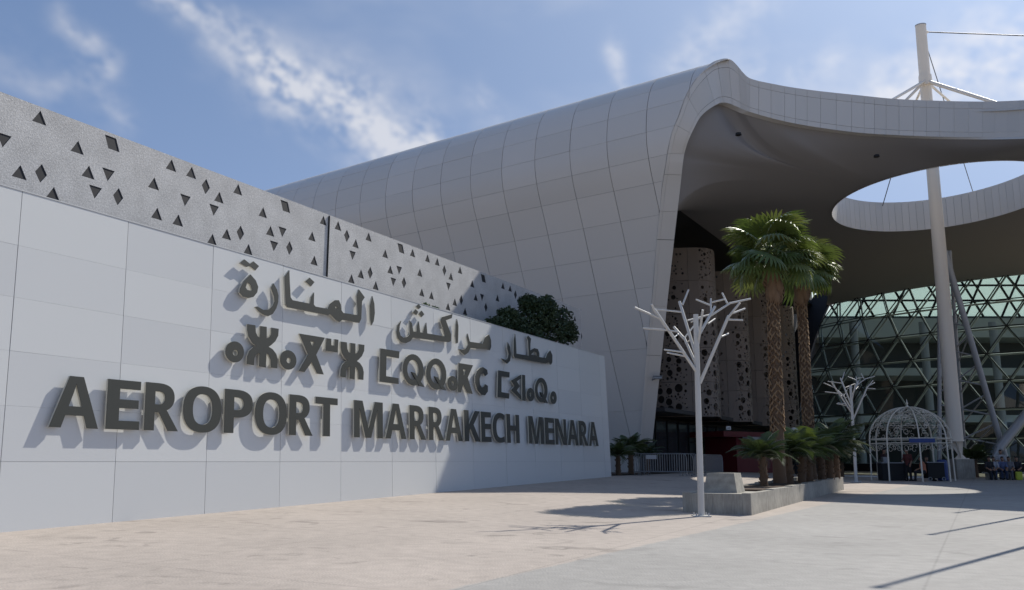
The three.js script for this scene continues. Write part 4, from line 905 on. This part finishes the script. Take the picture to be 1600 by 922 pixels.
// ---------------------------------------------------------------- wire gazebo
{
  const c = onGround(1427, 751.5); const Rg = 1.95 * (-c.z / 46);
  const s = -c.z / 46;
  const g = thing('gazebo', 'white wire dome gazebo with scrollwork sheltering people', 'gazebo', undefined, c);
  const wire = std(lin(.72, .66, .55), 0.45);
  const hr = 2.1 * s, ht = 3.72 * s, n = 8;
  const dp = (a, t) => V(Rg * Math.cos(t) * Math.cos(a), hr + (ht - hr) * Math.sin(t), Rg * Math.cos(t) * Math.sin(a));
  for (let i = 0; i < n; i++) {
    const a = i / n * 6.28319 + 0.2;
    part('leg', tube(V(Rg * Math.cos(a) * 1.02, 0, Rg * Math.sin(a) * 1.02), V(Rg * Math.cos(a), hr, Rg * Math.sin(a)), 0.045, 0.045, 8), wire, g);
    part('rib', curveTube(Array.from({ length: 9 }, (_, k) => dp(a, k / 8 * 1.53)), 0.042, 20, 6), wire, g);
  }
  for (const [t, r] of [[0, .03], [0.4, .012], [0.8, .012]]) part('ring', curveTube(Array.from({ length: 33 }, (_, k) => dp(k / 32 * 6.28319, t)), r, 64, 5), wire, g);
  part('ring', curveTube(Array.from({ length: 33 }, (_, k) => dp(k / 32 * 6.28319, 0).setY(hr - 0.22 * s)), 0.022, 64, 5), wire, g);
  const sc = [];
  for (let i = 0; i < n; i++) for (let k = 0; k < 44; k++) { // scroll curls between the ribs
    const a0 = (i + rr(0.12, 0.88)) / n * 6.28319 + 0.2, t0 = Math.pow(rnd(), 0.8) * 1.2, r0 = rr(0.09, 0.22), ph = rnd() * 6.28, sg = rnd() < 0.5 ? 1 : -1, pts = [];
    for (let q = 0; q <= 9; q++) { const w = ph + sg * q * 0.62, r = r0 * (1 - q / 11); pts.push(dp(a0 + r * Math.cos(w) / (Rg * Math.max(0.25, Math.cos(t0))), t0 + r * Math.sin(w) / Rg)); }
    sc.push(curveTube(pts, 0.0125, 12, 4));
  }
  for (let i = 0; i < n; i++) for (const sd of [-1, 1]) for (let k = 0; k < 3; k++) { // brackets under the ring
    const a = i / n * 6.28319 + 0.2, pts = []; for (let q = 0; q <= 8; q++) { const w = q * 0.6 + k, r = 0.16 * (1 - q / 11); pts.push(V(0, 0, 0).add(dp(a + sd * (0.1 + 0.11 * k + r * Math.cos(w) / Rg), 0)).setY(hr - 0.3 * s - 0.1 * k * 0.6 - 0.12 + r * Math.sin(w))); } sc.push(curveTube(pts, 0.012, 10, 4));
  }
  part('scrollwork', merge(sc), wire, g).userData.kind = 'stuff';
  part('finial', new THREE.LatheGeometry([[0.001, .5], [.02, .42], [.03, .3], [.075, .24], [.03, .17], [.05, .1], [.11, .05], [.12, 0]].map(p => new THREE.Vector2(p[0], p[1])), 12).translate(0, ht - 0.01, 0), wire, g);
  const sgn = part('signboard', box(1.2 * s, 0.2 * s, 0.04), M.blue, g); sgn.position.copy(dp(1.72, 0)).setY(hr - 0.12 * s).multiply(V(1, 1, 1)); sgn.position.z += 0.06;
  sgn.rotation.y = -0.15;
  // counter and cart inside
  const cn = thing('vending_counter', 'black counter with items standing under the wire gazebo', 'counter', undefined, c.clone().add(V(-1.1, 0, -0.2)));
  part('body', rbox(1.3, 0.95, 0.7, 0.03, 0, 0.5, 0), M.dark, cn); part('top', box(1.4, 0.05, 0.8, 0, 1.0, 0), M.bar, cn); part('box', rbox(0.35, 0.3, 0.3, 0.02, -0.3, 1.18, 0), M.bar, cn);
  const ct = thing('serving_cart', 'black wheeled cart at the right under the wire gazebo', 'cart', undefined, c.clone().add(V(0.95, 0, 0.55)));
  part('body', rbox(0.95, 0.85, 0.6, 0.03, 0, 0.58, 0), M.dark, ct); part('top', box(1.0, 0.04, 0.66, 0, 1.03, 0), M.bar, ct);
  for (const x of [-0.38, 0.38]) part('wheel', new THREE.TorusGeometry(0.09, 0.03, 6, 14).translate(x, 0.12, 0.31), M.bar, ct);
  const bb = thing('blue_drum', 'blue plastic drum behind the right leg of the gazebo', 'drum', undefined, c.clone().add(V(1.9, 0, -0.4)));
  part('body', new THREE.LatheGeometry([[0.001, 0], [.27, 0.01], [.29, .06], [.29, .4], [.305, .43], [.29, .46], [.29, .8], [.305, .83], [.28, 1.12], [.2, 1.17], [0.001, 1.18]].map(p => new THREE.Vector2(...p)), 18), M.blue, bb);

  // ---------------------------------------------------------------- people
  const sdf = (bones, cell) => {
    const bb = new THREE.Box3(); for (const [a, b, ra, rb] of bones) for (const [p, r] of [[a, ra], [b, rb]]) { bb.expandByPoint(V(p[0] - r - .03, p[1] - r - .03, p[2] - r - .03)); bb.expandByPoint(V(p[0] + r + .03, p[1] + r + .03, p[2] + r + .03)); }
    const c = bb.getCenter(V(0, 0, 0)), h = Math.max(...bb.getSize(V(0, 0, 0)).toArray()) / 2 * 1.08, res = Math.min(84, Math.ceil(2 * h / cell));
    const mc = new MarchingCubes(res, M.dark, false, false, 60000); mc.isolation = 0;
    for (let k = 0; k < res; k++) for (let j = 0; j < res; j++) for (let i = 0; i < res; i++) {
      const x = c.x + (i / res * 2 - 1) * h, y = c.y + (j / res * 2 - 1) * h, z = c.z + (k / res * 2 - 1) * h; let d = 9;
      for (const [a, b, ra, rb] of bones) {
        const ux = b[0] - a[0], uy = b[1] - a[1], uz = b[2] - a[2], L = ux * ux + uy * uy + uz * uz || 1e-6;
        const t = clamp(((x - a[0]) * ux + (y - a[1]) * uy + (z - a[2]) * uz) / L), e = Math.hypot(x - a[0] - ux * t, y - a[1] - uy * t, z - a[2] - uz * t) - lerp(ra, rb, t);
        const q = clamp(0.5 + 0.5 * (d - e) / 0.035); d = lerp(d, e, q) - 0.035 * q * (1 - q);
      }
      mc.field[k * res * res + j * res + i] = -d;
    }
    mc.update();
    const g = new THREE.BufferGeometry(), p = new Float32Array(mc.count * 3), nn = new Float32Array(mc.count * 3);
    for (let i = 0; i < mc.count * 3; i++) { p[i] = mc.positionArray[i] * h + c.getComponent(i % 3); nn[i] = mc.normalArray[i]; }
    g.setAttribute('position', new THREE.BufferAttribute(p, 3)); g.setAttribute('normal', new THREE.BufferAttribute(nn, 3)); g.setAttribute('uv', new THREE.BufferAttribute(new Float32Array(mc.count * 2), 2)); g.computeVertexNormals();
    return g;
  };
  const skin = std(lin(.30, .17, .11), 0.6);
  function person(label, pos, turn, pose, top, legs, hairC) {
    const p = thing('person', label, 'person', 'people under the canopy', pos); p.rotation.y = turn;
    const hip = pose === 'stand' ? 0.92 : 0.50;
    const sit = pose !== 'stand', ln = pose === 'lean' ? 0.22 : sit ? 0.06 : 0.02; // faces +z
    const ch = [0, hip + 0.36, ln * 0.7], nk = [0, hip + 0.55, ln], hd = [0, hip + 0.71, ln + 0.05];
    const arms = (s) => { const sh = [s * 0.18, hip + 0.49, ln]; const el = sit ? [s * 0.24, hip + 0.22, ln + 0.08] : [s * 0.25, hip + 0.22, ln + 0.02]; const wr = sit ? [s * 0.14, hip + 0.12, ln + 0.30] : (s > 0 ? [0.22, hip + 0.02, ln + 0.12] : [-0.17, hip + 0.2, ln + 0.24]); return [sh, el, wr]; };
    const legp = (s) => sit ? [[s * 0.09, hip, 0], [s * 0.12, hip + 0.0, 0.42], [s * 0.12, 0.09, 0.46]] : [[s * 0.09, hip, 0], [s * 0.11, 0.5, 0.03], [s * 0.11, 0.09, -0.02]];
    const body = [], shirt = [[[0, hip + 0.02, 0], ch, .145, .165], [ch, [0, hip + 0.47, ln], .165, .12]], tr = [[[-.07, hip, 0], [.07, hip, 0], .13, .13]], shoes = [];
    body.push([[0, hip, 0], ch, .12, .15], [ch, nk, .12, .055], [nk, hd, .052, .06], [[0, hd[1] - 0.02, hd[2] + 0.01], [0, hd[1] + 0.05, hd[2]], .082, .092], [[0, hd[1] - .02, hd[2] + .09], [0, hd[1] + .01, hd[2] + .1], .016, .012]);
    for (const s of [-1, 1]) {
      const [sh, el, wr] = arms(s); body.push([sh, el, .055, .042], [el, wr, .042, .03]); shirt.push([[0, hip + .47, ln], sh, .09, .075], [sh, el, .072, .058]);
      const dv = V(wr[0] - el[0], wr[1] - el[1], wr[2] - el[2]).normalize(), hn = [wr[0] + dv.x * .08, wr[1] + dv.y * .08, wr[2] + dv.z * .08]; body.push([wr, hn, .032, .03]);
      for (let f = 0; f < 4; f++) body.push([[hn[0] + (f - 1.5) * .018, hn[1], hn[2]], [hn[0] + (f - 1.5) * .02, hn[1] + dv.y * .07 - .02, hn[2] + dv.z * (.06 + .01 * (f % 2))], .011, .009]);
      body.push([[wr[0] - s * .02, wr[1], wr[2]], [hn[0] - s * .05, hn[1], hn[2]], .013, .01]);
      const [h0, kn, an] = legp(s); body.push([h0, kn, .08, .055], [kn, an, .055, .04]); tr.push([h0, kn, .1, .078], [kn, an, .075, .06]);
      shoes.push([[an[0], 0.045, an[2] - .03], [an[0], 0.04, an[2] + .17], .05, .045]);
    }
    part('body', sdf(body, 0.022), skin, p); part('shirt', sdf(shirt, 0.024), std(top, 0.85), p); part('trousers', sdf(tr, 0.024), std(legs, 0.85), p); part('shoes', sdf(shoes, 0.02), M.dark, p);
    part('hair', sdf([[[0, hd[1] + .05, hd[2] - .03], [0, hd[1] + .09, hd[2] + .0], .09, .085]], 0.012), std(hairC ?? lin(.012, .01, .008), 0.8), p);
    for (const s of [-1, 1]) part('eye', new THREE.SphereGeometry(0.012, 8, 6).translate(s * .034, hd[1] + .02, hd[2] + .083), M.black, p);
    return p;
  }
  const gp = (px, py) => onGround(px, py);
  const dk = lin(.015, .015, .018), jean = lin(.03, .045, .09);
  const cc = (x, z) => { const p = c.clone().add(V(x, 0, z)); p.y = groundY(p.x, p.z); return p; };
  person('standing person in a dark red top beside the counter under the gazebo', cc(-0.35, 0.3), -0.9, 'stand', lin(.10, .025, .022), dk);
  person('standing person in black behind the counter under the gazebo', cc(-1.2, -0.9), 0.5, 'stand', lin(.03, .012, .012), dk);
  person('seated person in an orange top beside the serving cart', cc(0.25, 0.85), -2.0, 'sit', lin(.42, .16, .09), dk);
  person('person in black seated behind the serving cart', cc(1.0, -0.5), 0.2, 'sit', lin(.02, .02, .025), dk);
  const seats = [[1556, 'sit', lin(.35, .36, .40), jean, 'person in a pale top sitting on the bench, leftmost of the group'], [1568, 'lean', lin(.10, .13, .24), jean, 'person in a blue top leaning forward on the bench'], [1580, 'sit', lin(.20, .19, .20), lin(.10, .10, .12), 'person in a grey top sitting in the middle of the bench'], [1593, 'lean', lin(.03, .03, .04), dk, 'person in a black top sitting beside the yellow bag'], [1548, 'sit', lin(.025, .025, .03), dk, 'person in dark clothes at the left end of the bench']];
  const bz = 54, b0 = at(1540, 740, bz), b1 = at(1625, 740, bz);
  const bench = thing('bench', 'long low stone bench under the canopy where people sit', 'bench', undefined, V((b0.x + b1.x) / 2, groundY(b0.x, b0.z), -bz - 0.2));
  part('seat', rbox(b1.x - b0.x, 0.1, 0.5, 0.02, 0, 0.40, 0), M.cast, bench); for (const x of [-1.3, 0, 1.3]) part('leg', box(0.3, 0.36, 0.4, x, 0.17, 0), M.cast, bench);
  for (const [px, pose, topC, lg, lb] of seats) { const p = at(px, 740, bz); person(lb, V(p.x, groundY(p.x, p.z), -bz - 0.12), rr(-0.7, 0.5), pose, topC, lg); }
  const sp = at(1566, 740, 55.6); person('standing person in a white top behind the bench', V(sp.x, groundY(sp.x, sp.z), sp.z), -0.4, 'stand', lin(.42, .42, .44), lin(.1, .1, .12));
  const bag = at(1592, 740, 52.6);
  const bg = thing('yellow_bag', 'small yellow green bag on the ground in front of the bench', 'bag', undefined, V(bag.x, groundY(bag.x, bag.z), bag.z));
  part('body', rbox(0.36, 0.48, 0.2, 0.06, 0, 0.25, 0), std(lin(.42, .48, .05), 0.7), bg); part('handle', new THREE.TorusGeometry(0.08, 0.014, 6, 14, Math.PI).translate(0, 0.48, 0), M.dark, bg);
}
// ---------------------------------------------------------------- small fittings and flagpoles out of frame whose shadows cross the plaza
{
  const lp = at(1242, 684, 60); const lg = thing('lamp_post', 'short dark lamp post with a white head behind the palms', 'lamp post', undefined, V(lp.x, groundY(lp.x, lp.z), lp.z));
  part('post', tube(V(0, 0, 0), V(0, lp.y - groundY(lp.x, lp.z) + 0.3, 0), 0.14, 0.12, 10), M.dark, lg); part('head', rbox(0.42, 0.36, 0.42, 0.1, 0, lp.y - groundY(lp.x, lp.z) + 0.5, 0), M.white, lg);
  const cam = at(1023, 592, 52.1); const cg = thing('security_camera', 'small grey security camera on a bracket on the canopy leg', 'camera', undefined, cam);
  part('bracket', tube(V(-0.15, -0.05, -0.35), V(0.05, 0, 0.1), 0.035, 0.035, 6), M.bar, cg); part('body', rbox(0.5, 0.16, 0.18, 0.04, 0.15, 0.05, 0.15), M.bar, cg); part('hood', box(0.56, 0.03, 0.22, 0.17, 0.15, 0.15), M.bar, cg);
  const wp = at(1138, 669, 60.5); const ws = thing('wall_light', 'small white square light hanging below the middle screen bay', 'light', undefined, wp);
  part('housing', rbox(0.32, 0.26, 0.2, 0.03), M.white, ws); part('slot', box(0.18, 0.03, 0.02, 0, 0, 0.11), M.dark, ws); part('stem', tube(V(0, 0.1, 0), V(0, 0.5, 0), 0.03, 0.03, 6), M.dark, ws);
  const G = 'flagpoles in a row along the plaza';
  for (const [px, py, lb] of [[1383, 915, 'tall flagpole nearest the camera at the right'], [1460, 834.5, 'tall flagpole second along the right side of the plaza'], [1497, 801, 'tall flagpole farthest along the right side of the plaza']]) {
    const tip = onGround(px, py), H = 10.2, k = H / Math.tan(SUN_EL), x = tip.x + Math.sin(SUN_AZ) * k, z = tip.z - Math.cos(SUN_AZ) * k;
    const f = thing('flagpole', lb, 'flagpole', G, V(x, groundY(x, z), z));
    part('pole', tube(V(0, 0, 0), V(0, H, 0), 0.085, 0.05, 12), M.white, f); part('base', new THREE.CylinderGeometry(0.2, 0.22, 0.12, 16).translate(0, 0.06, 0), M.steel, f); part('finial', new THREE.SphereGeometry(0.09, 12, 8).translate(0, H + 0.06, 0), M.steel, f);
  }
}
renderer.render(scene, camera);
